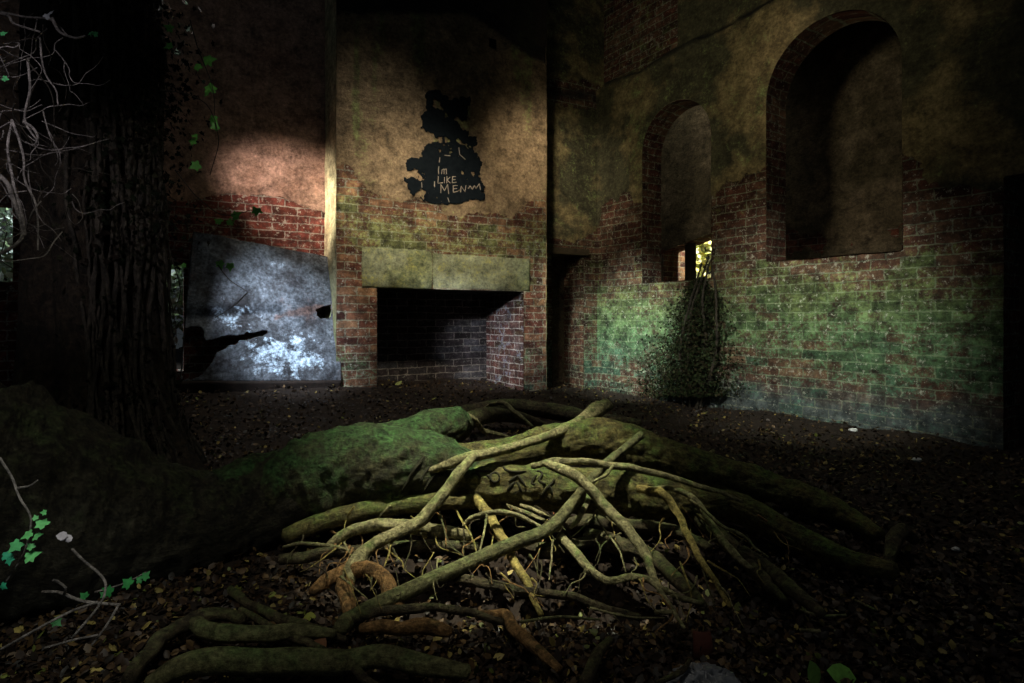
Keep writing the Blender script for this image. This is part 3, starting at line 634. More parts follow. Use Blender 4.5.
for q in fine: root(q, random.choice(['paleroot', 'darkroot', 'orangeroot', 'yellowroot']), 'rootlet', seg=6, step=.015, knob=.1, wob=.006)
# carved marks in the bark of the main root
from mathutils.bvhtree import BVHTree
mr = [o for o in tree.children if o.get('label', '').startswith('thick moss-green main')][0]
mb = [o for o in tree.children if o.get('label', '').startswith('swollen')][0]
vv_, ff_ = [], []
for q_ in (mr, mb):
    k0 = len(vv_); vv_ += [tuple(np.array(v.co)+worg(tree)) for v in q_.data.vertices]; ff_ += [tuple(a_+k0 for a_ in p.vertices) for p in q_.data.polygons]
bv = BVHTree.FromPolygons(vv_, ff_)
def cv(x, y): return 400+x/5.69, 440+y/5.69
circ = [(540+27*math.cos(t), 213+26*math.sin(t)) for t in np.linspace(0, 6.28, 14)]
strokes = [[(520, 178), (475, 180), (430, 176)], [(430, 178), (445, 195), (458, 216)], circ, [(495, 203), (515, 212)], [(588, 155), (605, 172), (640, 181), (720, 180)],
           [(618, 236), (645, 218), (670, 205), (695, 235), (715, 266)], [(652, 240), (630, 262), (610, 286)], [(665, 240), (680, 265), (690, 296)],
           [(780, 178), (800, 182), (808, 200), (790, 230), (808, 244), (828, 250)], [(777, 200), (760, 222), (750, 246), (770, 255)],
           [(878, 224), (860, 250), (835, 275), (810, 312)], [(850, 258), (862, 282), (868, 312)],
           [(140, 92), (120, 120), (90, 160), (60, 205), (35, 250), (8, 292)], [(218, 178), (185, 215), (160, 250), (130, 302)], [(170, 150), (140, 190), (120, 240)]]
ps = []
for s_ in strokes:
    P = []
    for (x, y) in crom(np.array(s_, float), 14):
        a, b = cv(x, y); d = Vector(W(a, b, 1))-Vector((0, 0, H)); h = bv.ray_cast(Vector((0, 0, H)), d.normalized())
        if h[0] is not None: P.append(np.array(h[0])+np.array(h[1])*.002)
    if len(P) > 3: ps.append(tube_data(np.array(P), np.full(len(P), .0055)*np.interp(np.linspace(0, 1, len(P)), [0, .3, .8, 1], [.7, 1.1, 1, .5]), 8, .006, .2))
for V, Fc, uv in ps: mesh('carved_mark', V, Fc, M['groove'], mr, org=worg(tree), uv=uv)

# ------------------------------------------------------------------ leaves
def leaf_shape(kind):
    if kind == 'oval':
        o = [(0, 0), (.28, .2), (.36, .5), (.24, .8), (0, 1.05), (-.24, .8), (-.36, .5), (-.28, .2)]
    elif kind == 'ivy':
        o = [(0, .0), (.16, -.12), (.42, -.05), (.34, .18), (.52, .42), (.24, .52), (0, .98), (-.24, .52), (-.52, .42), (-.34, .18), (-.42, -.05), (-.16, -.12)]
    elif kind == 'hex': o = [(0, 0), (.33, .3), (.3, .7), (0, 1.05), (-.3, .7), (-.33, .3)]
    else:
        o = [(0, 0), (.3, .12), (.42, .45), (.2, .85), (0, 1.0), (-.2, .85), (-.42, .45), (-.3, .12)]
    return np.array(o)
def leaves_data(pos, size, nrm_jit, kind, tints, up=None, curl=.35, petiole=False):
    """many leaves as one array: verts, tri faces, tint per vertex"""
    n = len(pos); O = leaf_shape(kind); k = len(O)
    X = np.concatenate([O, [[0, .45]]]); zc = -curl*(np.abs(X[:, 0])**1.5)*1.6-curl*.6*(X[:, 1]-.45)**2; zc[-1] = 0
    L = np.concatenate([X, zc[:, None]], 1)
    up = np.tile([0, 0, 1.0], (n, 1)) if up is None else np.asarray(up, float)
    nn = up+nrm_jit*rng.normal(size=(n, 3)); nn /= np.linalg.norm(nn, axis=1)[:, None]
    t = rng.normal(size=(n, 3)); t -= nn*(t*nn).sum(1)[:, None]; t /= np.linalg.norm(t, axis=1)[:, None]
    b = np.cross(nn, t)
    V = pos[:, None]+size[:, None, None]*(L[None, :, 0:1]*t[:, None]+L[None, :, 1:2]*b[:, None]+L[None, :, 2:3]*nn[:, None]*rng.uniform(-.6, 1.4, size=(n, 1, 1)))
    f = np.array([[a, (a+1) % k, k] for a in range(k)])
    Fc = (np.arange(n)[:, None, None]*(k+1)+f[None]).reshape(-1, 3)
    T = np.repeat(tints[:, None], k+1, 1)*rng.uniform(.85, 1.15, size=(n, k+1, 1))
    return V.reshape(-1, 3), Fc, T.reshape(-1, 3)
def pick(cols, w, n):
    c = np.array(cols)[rng.choice(len(cols), n, p=np.array(w)/sum(w))]; return c*rng.uniform(.55, 1.35, (n, 1))
NL = 64000
Yl = np.exp(rng.uniform(math.log(1.15), math.log(8.6), NL)); Xl = rng.uniform(-1.0, 1.0, NL)*Yl*1.0
db = (Xl-C[0])*NB[0]+(Yl-C[1])*NB[1]; dr = (Xl-C[0])*NR[0]+(Yl-C[1])*NR[1]; ub = (Xl-C[0])*EB[0]+(Yl-C[1])*EB[1]
pit = np.exp(-((Xl-.08)/.75)**4-((Yl-2.3)/.3)**2)
ok = (rng.uniform(0, 1, NL) > pit*.15) & (db > np.where((ub > uF0) & (ub < uF1) & ~((ub > fo0[0]) & (ub < fo1[0])), BD+.03, np.where((ub > fo0[0]) & (ub < fo1[0]), -.3, .05))) & (dr > .04)
Xl, Yl = Xl[ok], Yl[ok]; NL = len(Xl)
pos = np.stack([Xl, Yl, ground(Xl, Yl)+rng.uniform(.002, .03, NL)], 1)
tn = pick([(.022, .012, .007), (.042, .023, .011), (.085, .05, .02), (.012, .008, .005), (.26, .2, .06), (.12, .14, .03)], [30, 28, 18, 16, 6, 2], NL)
V, Fc, T = leaves_data(pos, rng.uniform(.012, .036, NL), .6, 'hex', tn, curl=.5)
setp(mesh('leaf_litter', V, Fc, M['litter'], org=np.zeros(3), attrs={'tint': T}), 'brown leaf litter carpeting the whole floor', 'leaf litter', kind='stuff')

def one_leaf(name, p, size, kind, tint, up, label=None, cat=None, group=None, parent=None, curl=.35, mat='ivy', jit=.25):
    V, Fc, T = leaves_data(np.array([p]), np.array([size]), jit, kind, np.array([tint]), np.array([up]), curl)
    o = mesh(name, V, Fc, M[mat], parent, attrs={'tint': T})
    if parent is None: setp(o, label, cat, group)
    return o
# ------------------------------------------------------------------ leaning rusted metal panel
def panel():
    c00 = W(180, 381, 4.75); c10 = W(341.5, 380, 5.4); c11 = W(333, 258, 5.75); c01 = W(193, 231, 5.1)
    org = (c00+c10)/2; org = np.array([org[0], org[1], ground(org[0], org[1])])
    th_ = empty('metal_panel', org, 'dented blue-grey rusted metal panel with torn hole leaning left of the fireplace', 'metal panel')
    nu, nv = 150, 140
    s, t = np.meshgrid(np.linspace(0, 1, nu), np.linspace(0, 1, nv)); s = s.ravel(); t = t.ravel()
    nrm = np.cross(c10-c00, c01-c00); nrm /= np.linalg.norm(nrm); nrm = nrm if nrm[1] < 0 else -nrm
    def pt(s, t, off=0):
        P = c00*((1-s)*(1-t))[:, None]+c10*(s*(1-t))[:, None]+c11*(s*t)[:, None]+c01*((1-s)*t)[:, None]
        b = .05*np.sin(math.pi*s)*np.sin(math.pi*t)+.05*fbm(s*3, t*3, 131)+.02*fbm(s*9, t*9, 133)-.045*np.exp(-((t-.47-.12*(s-.5))/.05)**2)*(s < .6)
        return P+nrm*(b+off)[:, None]
    P = pt(s, t); px = 512+F*P[:, 0]/P[:, 1]; py = HY-F*(P[:, 2]-H)/P[:, 1]
    def inpoly(x, y, pg):
        r = np.zeros(len(x), bool); j = len(pg)-1
        for i_ in range(len(pg)):
            xi, yi = pg[i_]; xj, yj = pg[j]
            c_ = ((yi > y) != (yj > y)) & (x < (xj-xi)*(y-yi)/(yj-yi+1e-9)+xi); r ^= c_; j = i_
        return r
    hole = [(184, 329), (192, 326), (202, 327), (206, 341), (216, 338), (228, 335), (238, 336), (247, 332), (256, 333), (262, 330), (268, 331), (263, 337), (254, 337), (247, 340), (240, 340), (236, 345), (230, 345), (225, 349), (218, 352), (214, 358), (210, 365), (203, 374), (192, 379), (182, 379)]
    notch = [(316, 310), (321, 307), (331, 305), (332, 311), (330, 318), (321, 319), (317, 316)]
    tear = [(327, 255), (329, 268), (331, 277), (334, 285), (338, 285), (338, 252)]
    Fc = grid_faces(nu, nv); fx = px[Fc].mean(1)+2.4*fbm(s[Fc].mean(1)*40, t[Fc].mean(1)*40, 141); fy = py[Fc].mean(1)+2.4*fbm(s[Fc].mean(1)*40, t[Fc].mean(1)*40, 143)
    cut = inpoly(fx, fy, hole) | inpoly(fx, fy, notch) | inpoly(fx, fy, tear)
    fl = .1+.55*np.exp(-((s-.62)/.32)**2-((t-.18)/.2)**2)+.35*np.exp(-((s-.25)/.2)**2-((t-.45)/.12)**2)+.2*np.exp(-((s-.6)/.25)**2-((t-.8)/.2)**2)
    ru = .2+.35*np.exp(-((s-.75)/.25)**2-((t-.52)/.14)**2)+.3*sstep(.12, .0, s)+.3*sstep(.9, 1, s)+.4*np.exp(-((t-.47-.35*(s-.62))/.025)**2)*(s > .55)*(s < .9)
    sk = mesh('face_sheet', P, Fc[~cut], M['metal'], th_, uv=np.stack([s*1.34, t*1.25], 1), attrs={'flake': fl, 'rust': ru})
    so = sk.modifiers.new('thickness', 'SOLIDIFY'); so.thickness = .006; so.offset = -1
    # folded rims and the lower lip turned in towards the ground
    def rim(name, a, b, dirv, dep):
        k = 60; q = np.linspace(0, 1, k); A_ = pt(a[0]+(b[0]-a[0])*q, a[1]+(b[1]-a[1])*q); rows = [A_]
        for f_ in (.15, .4, .7, 1.0): rows.append(A_+dirv*dep*f_+.012*np.outer(fbm(q*8, q*0+f_*4, 151), nrm))
        V = np.concatenate(rows); o = mesh(name, V, grid_faces(k, 5), M['rust'], th_, uv=np.zeros((len(V), 2)))
        md = o.modifiers.new('thickness', 'SOLIDIFY'); md.thickness = .006
    rim('rim', (0, 0), (0, 1), -nrm, .16); rim('rim', (1, 0), (1, 1), -nrm, .12); rim('rim', (0, 1), (1, 1), -nrm, .12)
    rim('lower_lip', (0, 0), (1, 0), (-nrm*.35-UP)/np.linalg.norm(-nrm*.35-UP), .2)
panel()

# ------------------------------------------------------------------ black graffiti
def graffiti():
    el = [(192, 78, 42, 20), (170, 110, 18, 35), (232, 100, 14, 28), (250, 118, 16, 38), (288, 150, 26, 42), (338, 150, 24, 58), (370, 110, 10, 25), (300, 120, 20, 20),
          (190, 210, 56, 56), (245, 235, 55, 42), (292, 262, 40, 34), (340, 285, 24, 26), (388, 316, 26, 22), (360, 305, 25, 18), (205, 278, 16, 18), (296, 310, 15, 30), (240, 300, 7, 22),
          (205, 375, 66, 50), (275, 360, 75, 38), (350, 395, 52, 48), (270, 440, 140, 85), (285, 530, 140, 72), (95, 430, 38, 32), (130, 418, 40, 18), (392, 450, 26, 42),
          (100, 535, 36, 26), (70, 510, 32, 10), (410, 590, 32, 18), (265, 595, 110, 30), (85, 560, 18, 20)]
    k = 5.06; x0, y0 = 395, 80
    u1, v0 = uvF(x0+40/k, y0+640/k); u0, v1 = uvF(x0+450/k, y0+40/k)
    st = .0055; nu = int((u1-u0)/st); nv = int((v1-v0)/st)
    u, v = np.meshgrid(np.linspace(u0, u1, nu), np.linspace(v0, v1, nv)); u = u.ravel(); v = v.ravel()
    P = PB+np.outer(u, EB)+np.outer(v, UP)
    X = (512+F*P[:, 0]/P[:, 1]-x0)*k; Y = (HY-F*(P[:, 2]-H)/P[:, 1]-y0)*k
    X = X+26*fbm(u*22, v*22, 161); Y = Y+26*fbm(u*22, v*22, 167)
    d = np.min([np.sqrt(((X-a)/c)**2+((Y-b)/e)**2)-1 for a, b, c, e in el], 0)
    d = d+.5*fbm(u*40, v*40, 171)+2*sstep(.2, .3, fbm(u*16, v*16, 173))*(Y > 330)+.04
    Fc = grid_faces(nu, nv); keep = d[Fc].mean(1) < .2
    off = WDISP['wall_chimney_breast'](u, v)+.006
    Pw = P+np.outer(off, NB)
    org = PB+EB*((u0+u1)/2)+UP*v0
    th_ = empty('graffiti', org, 'ragged black painted silhouette on the chimney breast, scratched with I\'m LIKE MEN', 'graffiti')
    Fk = Fc[keep]; used = np.unique(Fk); re = np.full(len(Pw), -1); re[used] = np.arange(len(used))
    o = mesh('paint', Pw[used], re[Fk], M['paint'], th_)
    md = o.modifiers.new('thickness', 'SOLIDIFY'); md.thickness = .003; md.offset = -1
    st_ = [[(218, 440), (216, 458), (217, 478)], [(232, 478), (234, 456)], [(234, 458), (243, 452), (244, 478)], [(244, 458), (254, 452), (256, 478)],
           [(215, 490), (213, 524), (238, 522)], [(246, 494), (246, 524)], [(258, 490), (258, 524)], [(274, 494), (259, 508), (275, 524)], [(304, 491), (286, 492), (285, 523), (306, 520)], [(286, 507), (301, 506)],
           [(228, 574), (228, 532), (246, 562), (262, 530), (268, 578)], [(312, 536), (290, 538), (291, 570), (315, 565)], [(291, 553), (309, 551)],
           [(328, 570), (330, 540), (350, 568), (354, 536)], [(366, 552), (375, 538), (386, 556), (396, 536), (404, 552), (420, 528), (426, 560)],
           [(196, 516), (196, 545)], [(222, 395), (219, 420)], [(246, 384), (275, 386)], [(318, 345), (322, 380), (350, 405)], [(130, 520), (132, 548)], [(262, 596), (270, 622)]]
    ps = []
    for s_ in st_:
        Q = []
        for (x, y) in np.concatenate([np.linspace(s_[q], s_[q+1], 5) for q in range(len(s_)-1)]):
            a, b = uvF(x0+x/k, y0+y/k); a = np.array([a]); b = np.array([b])
            Q.append(PB+EB*a[0]+UP*b[0]+NB*(WDISP['wall_chimney_breast'](a, b)[0]+.008))
        Q = np.array(Q); ps.append(tube_data(Q, np.full(len(Q), .005), 6, .01, .3))
    for V, Fc2, uv in ps: mesh('scratched_stroke', V, Fc2, M['chalk'], th_, uv=uv)
graffiti()

# ------------------------------------------------------------------ ivy against the right wall, below the small arch
def wall_ivy():
    b = W(690, 393, gy(393)*.985); b[2] = 0
    th_ = empty('ivy_bush', b, 'dark ivy bush climbing the right wall up to the small arched window', 'ivy')
    st = [((690, 395), (688, 350), (692, 310), (703, 274), (709, 256)), ((684, 395), (680, 350), (690, 305), (697, 280), (702, 262)), ((697, 395), (705, 345), (703, 300), (708, 268), (712, 258)), ((700, 395), (716, 350), (716, 300), (712, 266))]
    for s_ in st:
        P = np.array([hit(x, y, C+NR*(.1+.03*random.random()), NR) for x, y in s_]); P[0][2] = -.02
        tube('stem', P, np.linspace(.016, .008, len(P)), M['darkvine'], th_, seg=10, step=.03, wob=.01)
    n = 9000; t = rng.uniform(0, 1, n)**1.5; y = 396-t*118
    wdt = np.interp(y, [262, 280, 300, 330, 360, 385, 397], [3, 6, 17, 31, 34, 36, 34]); cx = np.interp(y, [262, 300, 340, 396], [706, 698, 690, 687])
    x = cx+np.clip(rng.normal(0, .52, n), -1.5, 1.5)*wdt*(1+.8*fbm(y*.09, y*0, 201))+14*fbm(y*.06, y*0, 203)
    P = []
    for a, b_ in zip(x, y):
        k = max(0, 1-((a-np.interp(b_, [262, 396], [706, 687]))/40)**2)
        P.append(hit(a, b_, C+NR*random.uniform(.03, .07+.16*k*((b_-255)/140)), NR))
    P = np.array(P); P[:, 2] = np.maximum(P[:, 2], .01)
    tn = pick([(.018, .026, .012), (.03, .038, .016), (.04, .032, .018), (.014, .012, .008)], [4, 3, 2, 2], n)
    V, Fc, T = leaves_data(P, rng.uniform(.014, .03, n), .9, 'ivy', tn, np.tile(NR+UP*.4, (n, 1)))
    o = mesh('foliage', V, Fc, M['dullivy'], th_, attrs={'tint': T}); o['kind'] = 'stuff'
wall_ivy()

# ------------------------------------------------------------------ garden beyond the openings
def shrub(name, pts, spread, n, tints, w, label, size=(.05, .1)):
    c = np.array(pts); b = c[0].copy(); b[2] = 0
    th_ = empty(name, b, label, 'shrub')
    for q in range(4):
        p = c[rng.integers(len(c))]; tube('stem', np.array([b+[.1*q-.2, 0, -.05], (b+p)/2+[0, 0, .2], p]), np.array([.03, .02, .01]), M['darkvine'], th_, seg=8, step=.05)
    P = c[rng.integers(len(c), size=n)]+rng.normal(0, spread, (n, 3)); P = P[P[:, 2] > 0]; n = len(P)
    V, Fc, T = leaves_data(P, rng.uniform(size[0], size[1], n), .9, 'oval', pick(tints, w, n))
    o = mesh('foliage', V, Fc, M['ivy'], th_, attrs={'tint': T}); o['kind'] = 'stuff'; return th_
gd = hit(704, 252, P2-1.3*NR, NR)
shrub('garden_shrub', [gd, gd+ER*.25+UP*.3, gd-ER*.2-UP*.4, gd+ER*.5, gd+UP*.5, gd-UP*.7], .16, 2600, [(.55, .6, .22), (.6, .6, .4), (.4, .35, .08)], [3, 4, 2], 'sunlit yellow-green shrub outside, seen through the small arch')
spot('fill_garden', gd+UP*2.6+ER*.5+NR*.9, gd, 7000, 60, .6, (1, .93, .7), .2)  # unseen spot added to brighten the shrub behind the small arch
# brick pier and timber post in the garden opening
pc = hit(678, 266, P2-.5*NR, NR)
def boxv(c, e, n, w, d, z0, z1): return [c+e*a+n*b+UP*(q-c[2]) for q in (z0, z1) for b in (-d/2, d/2) for a in (-w/2, w/2)]
bxF = [[0, 1, 3, 2], [4, 6, 7, 5], [0, 4, 5, 1], [2, 3, 7, 6], [1, 5, 7, 3], [0, 2, 6, 4]]
bxU = lambda V: np.stack([(np.array(V)@ER)+(np.array(V)@NR), np.array(V)[:, 2]], 1)
V = boxv(pc, ER, NR, .26, .3, -.1, hit(678, 247, P2-.5*NR, NR)[2]); zz = np.zeros(8)
setp(mesh('brick_pier', V, bxF, M['breast'], smooth=False, uv=bxU(V), attrs={'plaster': zz, 'moss': zz, 'soot_shade': zz, 'render_coat': zz}), 'short orange brick pier beyond the small arch', 'brick pier')
pt_ = hit(690.5, 262, P2-.12*NR, NR); V = boxv(pt_, ER, NR, .11, .1, ob_, hit(690, 236, P2-.12*NR, NR)[2])
setp(mesh('timber_post', V, bxF, M['wood'], smooth=False), 'dark upright timber post in the opening beyond the small arch', 'post')
hl = hit(60, 270, C-1.2*NB, NB)  # bush added as a pale backdrop in place of bright sky
shrub('backdrop_bush', [hl, hl+EB*.5, hl+EB*.9, hl-EB*.5, hl-EB*.9, hl-EB*1.2-UP*.2, hl+UP*.4, hl+UP*.3+EB*.6, hl-UP*.4-EB*.7], .22, 4200, [(.4, .5, .4), (.5, .55, .5), (.3, .4, .2)], [3, 3, 2], 'pale bush added outside as bright backdrop in the gaps beside the trunk')
spot('fill_left_garden', hl+UP*3-NB*.2, hl, 700, 60, .6, (.85, .97, 1), .2)  # unseen spot added to brighten the backdrop bush

# ------------------------------------------------------------------ ivy and vines on and beside the trunk
def wander(p, d, L, n, jit, grav=0):
    P = [np.array(p, float)]; d = np.array(d, float)
    for k in range(n):
        d = d+rng.normal(0, jit, 3)+np.array([0, 0, -grav]); d /= np.linalg.norm(d); P.append(P[-1]+d*L/n)
    return np.array(P)
vt = empty('vine_tangle', W(20, 300, 2.1)*[1, 1, 0], 'pale bare vine stems tangled in front of the trunk at the upper left', 'vine')
def vstem(pts, rpx, mat='vine', parent=vt):
    P, r = ppath([(a, b, d, rpx*.8) for a, b, d in pts]); return tube('stem', P, r*np.linspace(1, .6, len(r)), M[mat], parent, seg=7, step=.008, wob=.004, knob=.15)
vstem([(-10, 10, 2.1), (8, 16, 2.1), (15, 24, 2.1), (40, 32, 2.1)], 2)
vstem([(0, 12, 2.1), (25, 17, 2.1), (50, 20, 2.08), (70, 38, 2.1)], 1.6)
vstem([(52, 18, 2.05), (60, 32, 2.05), (75, 38, 2.05), (85, 36, 2.06)], 2)
vstem([(-5, 172, 2), (8, 185, 2), (16, 210, 2), (22, 235, 2), (10, 248, 2), (-8, 258, 2)], 3)
vstem([(25, 235, 2), (22, 215, 2), (14, 190, 2.02), (8, 150, 2.05), (12, 120, 2.05)], 2.2)
vstem([(28, 60, 2.1), (30, 90, 2.08), (24, 120, 2.1), (36, 140, 2.1), (38, 142, 2.1)], 1.6)
vstem([(24, 122, 2.05), (33, 128, 2.02), (38, 138, 2.02), (35, 145, 2.04)], 1.8)
vstem([(40, 38, 2.1), (44, 70, 2.1), (55, 90, 2.12), (58, 105, 2.12)], 1.2)
vstem([(12, 120, 2.02), (22, 150, 2.0), (24, 180, 2.0), (36, 205, 2), (38, 250, 2)], 1.6)
for k in range(88):
    p = W(random.uniform(-30, 75), random.uniform(-10, 250), random.uniform(1.95, 2.3)); P = wander(p, (random.uniform(-.6, .6), random.uniform(-.3, .3), random.uniform(-1, .1)), random.uniform(.12, .4), 7, .35)
    tube('stem', P, np.linspace(.0026, .001, 8)*random.uniform(.4, 1.0), M[random.choice(['vine', 'vine', 'darkvine'])], vt, seg=6, step=.012, knob=.1)
for (x, y) in [(93, 32), (97, 34), (90, 35), (3, 78), (1, 34), (45, 17), (49, 14)]:
    one_leaf('leaf', W(x, y, 2.04), .022, 'ivy', (.06, .3, .1) if x > 60 or x < 10 else (.4, .4, .42), (0, -1, .4), parent=vt)
iv = empty('ivy_curtain', (TX+.3, TY-.2, 0), 'dark ivy hanging down the right side of the trunk with a few green leaves', 'ivy')
for k in range(34):
    a = random.uniform(-1.15, .35)-.1; z0 = random.uniform(2.3, 3.6)
    P = []
    for q in range(12):
        zq = z0-(z0-.15)*q/11; rr_ = .28+.04*random.random()+.3*math.exp(-zq/.28); a2 = a+.12*math.sin(q*.8+k)+.05*random.random()
        P.append((TX+rr_*math.cos(a2)-.02*zq, TY+rr_*math.sin(a2), zq))
    tube('stem', np.array(P), np.linspace(.012, .008, 12)*random.uniform(.5, 1.3), M['darkvine'], iv, seg=7, step=.03, wob=.012)
n = 2200; a = rng.normal(-.35, .5, n); zq = rng.uniform(.1, 2.9, n); zq = np.where((zq > .62) & (zq < 1.18) & (rng.uniform(0, 1, n) < .8), zq+1.2, zq); rr_ = .30+np.abs(rng.normal(0, .035+.06*(zq > 1.25), n))+.2*np.exp(-zq/.28)
P = np.stack([TX+rr_*np.cos(a)-.02*zq, TY+rr_*np.sin(a), zq], 1)
V, Fc, T = leaves_data(P, rng.uniform(.015, .035, n), .7, 'ivy', pick([(.006, .008, .004), (.01, .007, .005), (.013, .013, .007)], [3, 3, 1], n), np.stack([np.cos(a), np.sin(a), 0*a+.3], 1))
mesh('foliage', V, Fc, M['dullivy'], iv, attrs={'tint': T})['kind'] = 'stuff'
for (x, y, s_) in [(172, 25, 9), (172, 42, 9), (204, 54, 13), (195, 62, 9), (210, 86, 13), (205, 90, 9), (213, 112, 10), (218, 122, 9), (190, 138, 9), (199, 160, 11), (194, 132, 7), (221, 218, 9), (230, 221, 8), (233, 213, 11), (259, 208, 11), (219, 258, 9), (230, 260, 9), (182, 262, 6)]:
    one_leaf('leaf', W(x, y+s_*.4, 2.75), s_*2.75/F, 'ivy', (.1, .3, .05), (.2, -1, .35), parent=iv)
for s_ in ([(160, 90, 2.72), (190, 95, 2.72), (210, 110, 2.74), (218, 140, 2.74), (210, 175, 2.75)], [(190, 20, 2.74), (200, 55, 2.74), (213, 90, 2.75), (214, 120, 2.76)], [(175, 170, 2.74), (200, 200, 2.75), (225, 215, 2.75), (260, 208, 2.76)], [(218, 265, 2.75), (230, 280, 2.75), (248, 292, 2.74)], [(165, 250, 2.7), (168, 290, 2.7), (176, 330, 2.7), (172, 365, 2.7)], [(172, 258, 2.7), (180, 290, 2.7), (170, 320, 2.7), (166, 350, 2.7)], [(248, 292, 2.74), (235, 305, 2.74), (215, 318, 2.72)]):
    vstem(s_, .8, 'darkvine', iv)
# ivy sprig at the lower left
sp = empty('ivy_sprig', W(30, 600, 1.6)*[1, 1, 0], 'bright green ivy sprig on a dry stem at the lower left corner', 'ivy sprig')
for s_ in ([(0, 458, 1.5), (12, 478, 1.5), (20, 500, 1.5), (30, 522, 1.5), (22, 555, 1.5), (6, 582, 1.5)], [(18, 488, 1.5), (30, 486, 1.5), (38, 480, 1.5)]):
    vstem(s_, 1.6, 'vine', sp)
for (x, y, s_, t_) in [(45, 520, 13, 0), (36, 517, 6, 0), (46, 510, 6, 0), (31, 528, 11, 0), (34, 533, 10, 0), (19, 537, 13, 1), (26, 552, 14, 0), (32, 545, 8, 0), (3, 552, 10, 2), (9, 554, 9, 2), (1, 582, 8, 2)]:
    one_leaf('leaf', W(x, y+s_*.4, 1.47), s_*1.47/F, 'ivy', [(.14, .5, .16), (.1, .45, .16), (.03, .3, .16)][t_], (.1, -1, .5), parent=sp, curl=.2)
sp2 = empty('ivy_sprig', W(115, 620, 1.7)*[1, 1, 0], 'small dull green ivy sprig low on the buttress beside the dead twigs', 'ivy sprig')
vstem([(95, 592, 1.7), (112, 588, 1.7), (128, 582, 1.7), (146, 572, 1.7)], 1.2, 'vine', sp2)
for (x, y, s_) in [(111, 588, 12), (106, 592, 8), (130, 580, 12), (137, 577, 8), (143, 575, 9), (125, 584, 7), (86, 594, 9), (54, 616, 10)]:
    one_leaf('leaf', W(x, y+s_*.4, 1.68), s_*1.68/F, 'ivy', (.03, .2, .05), (.1, -1, .6), parent=sp2, curl=.2)
dl = empty('curled_leaf', W(68, 546, 1.6), 'dry curled white leaf on the end of a thin bent twig', 'leaf')
for (x, y, s_) in [(68, 536, 12), (64, 541, 9), (71, 541, 10)]:
    one_leaf('blade', W(x, y, 1.6), s_*1.6/F, 'oval', (.55, .5, .55), (random.uniform(-.6, .6), -1, .4), parent=dl, curl=.9, mat='litter')
TW = [([(72, 549, 1.6), (85, 562, 1.6), (103, 578, 1.58), (104, 592, 1.56), (97, 608, 1.54), (72, 638, 1.52)], 1.3, 'thin bent twig carrying the curled white leaf'),
      ([(42, 592, 1.6), (60, 593, 1.6), (85, 602, 1.6), (120, 605, 1.6)], 1.6, 'pale horizontal twig lying before the buttress'),
      ([(118, 606, 1.58), (108, 624, 1.56), (92, 645, 1.54)], 1.2, 'short slanting twig under the pale horizontal twig'),
      ([(0, 650, 1.5), (40, 628, 1.52), (70, 612, 1.56), (98, 602, 1.6)], 1.4, 'long brown twig rising from the lower left edge'),
      ([(45, 648, 1.5), (75, 640, 1.52), (98, 635, 1.54)], 1.2, 'faint low twig nearest the bottom left corner'),
      ([(64, 594, 1.6), (66, 588, 1.58), (58, 582, 1.57), (53, 580, 1.56)], 1.3, 'hooked twig end above the pale horizontal twig')]
for s_, r_, lb in TW:
    P, r = ppath([(a, b, d, r_) for a, b, d in s_]); setp(tube('twig', P, r, M['vine'], seg=7, step=.01, wob=.003), lb, 'twig', 'dead twigs before the buttress')

# ------------------------------------------------------------------ loose sticks and debris
P, r = ppath([(340, 628, None, 8), (352, 619, 1.84, 9), (380, 604, 1.92, 8.5), (420, 586, 2.02, 8), (470, 563, 2.16, 7.5), (520, 541, 2.3, 7), (550, 528, 2.36, 6.5), (572, 504, 2.44, 5.5), (588, 484, 2.46, 5), (606, 464, 2.56, 4.5), (624, 449, 2.68, 4), (641, 435, 2.8, 4)])
setp(tube('fallen_branch', P, r, M['stick'], seg=16, step=.012, knob=.15, wob=.004), 'long mossy branch lying slantwise across the roots', 'branch')
for q, lb, mt in (([(704, 459, 3.2, 1.6), (713, 451, 3.3, 2.2)], 'short pale stick on the dark litter behind the far root', 'paleroot'),
              ([(893, 548, None, 1), (907, 535, None, 1.2)], 'thin straw beside the dark stump at right', 'paleroot'),
              ([(655, 612, None, 2.6), (675, 612, None, 2.4)], 'short blunt pale stick above the crumpled bag', 'paleroot'),
              ([(800, 610, None, 1.4), (822, 616, None, 1.6), (846, 615, None, 1.2)], 'thin curved twig on the litter right of the roots', 'paleroot'),
              ([(800, 630, None, 1.8), (820, 631, None, 2)], 'short straight pale twig among litter at bottom right', 'paleroot'),
              ([(520, 622, None, 1.5), (560, 617, None, 1.6), (600, 620, None, 1.2)], 'thin green stalk lying among litter at bottom centre', 'stick'),
              ([(855, 600, None, 1.2), (875, 610, None, 1.5)], 'pale twig fragment right of the slender roots', 'paleroot'),
              ([(585, 683, None, 7), (597, 655, None, 6), (610, 640, None, 4)], 'dark brown stick rising from the bottom edge', 'darkroot'),
              ([(640, 690, None, 2), (680, 672, None, 3), (690, 660, None, 2)], 'thin brown stick beneath the crumpled bag', 'darkroot')):
    P, r = ppath(q); P[:, 2] = np.maximum(P[:, 2], ground(P[:, 0], P[:, 1])+.012); setp(tube('stick', P, r, M[mt], seg=8, step=.01), lb, 'stick')
P, r = ppath([(886, 562, None, 4), (892, 551, None, 7), (901, 541, None, 8), (914, 538, None, 5)]); P[:, 2] = [-.01, .035, .045, .0]
setp(tube('stump', P, r, M['darkroot'], seg=24, step=.008, knob=.5), 'small knobbly root stump on the litter at right', 'stump')

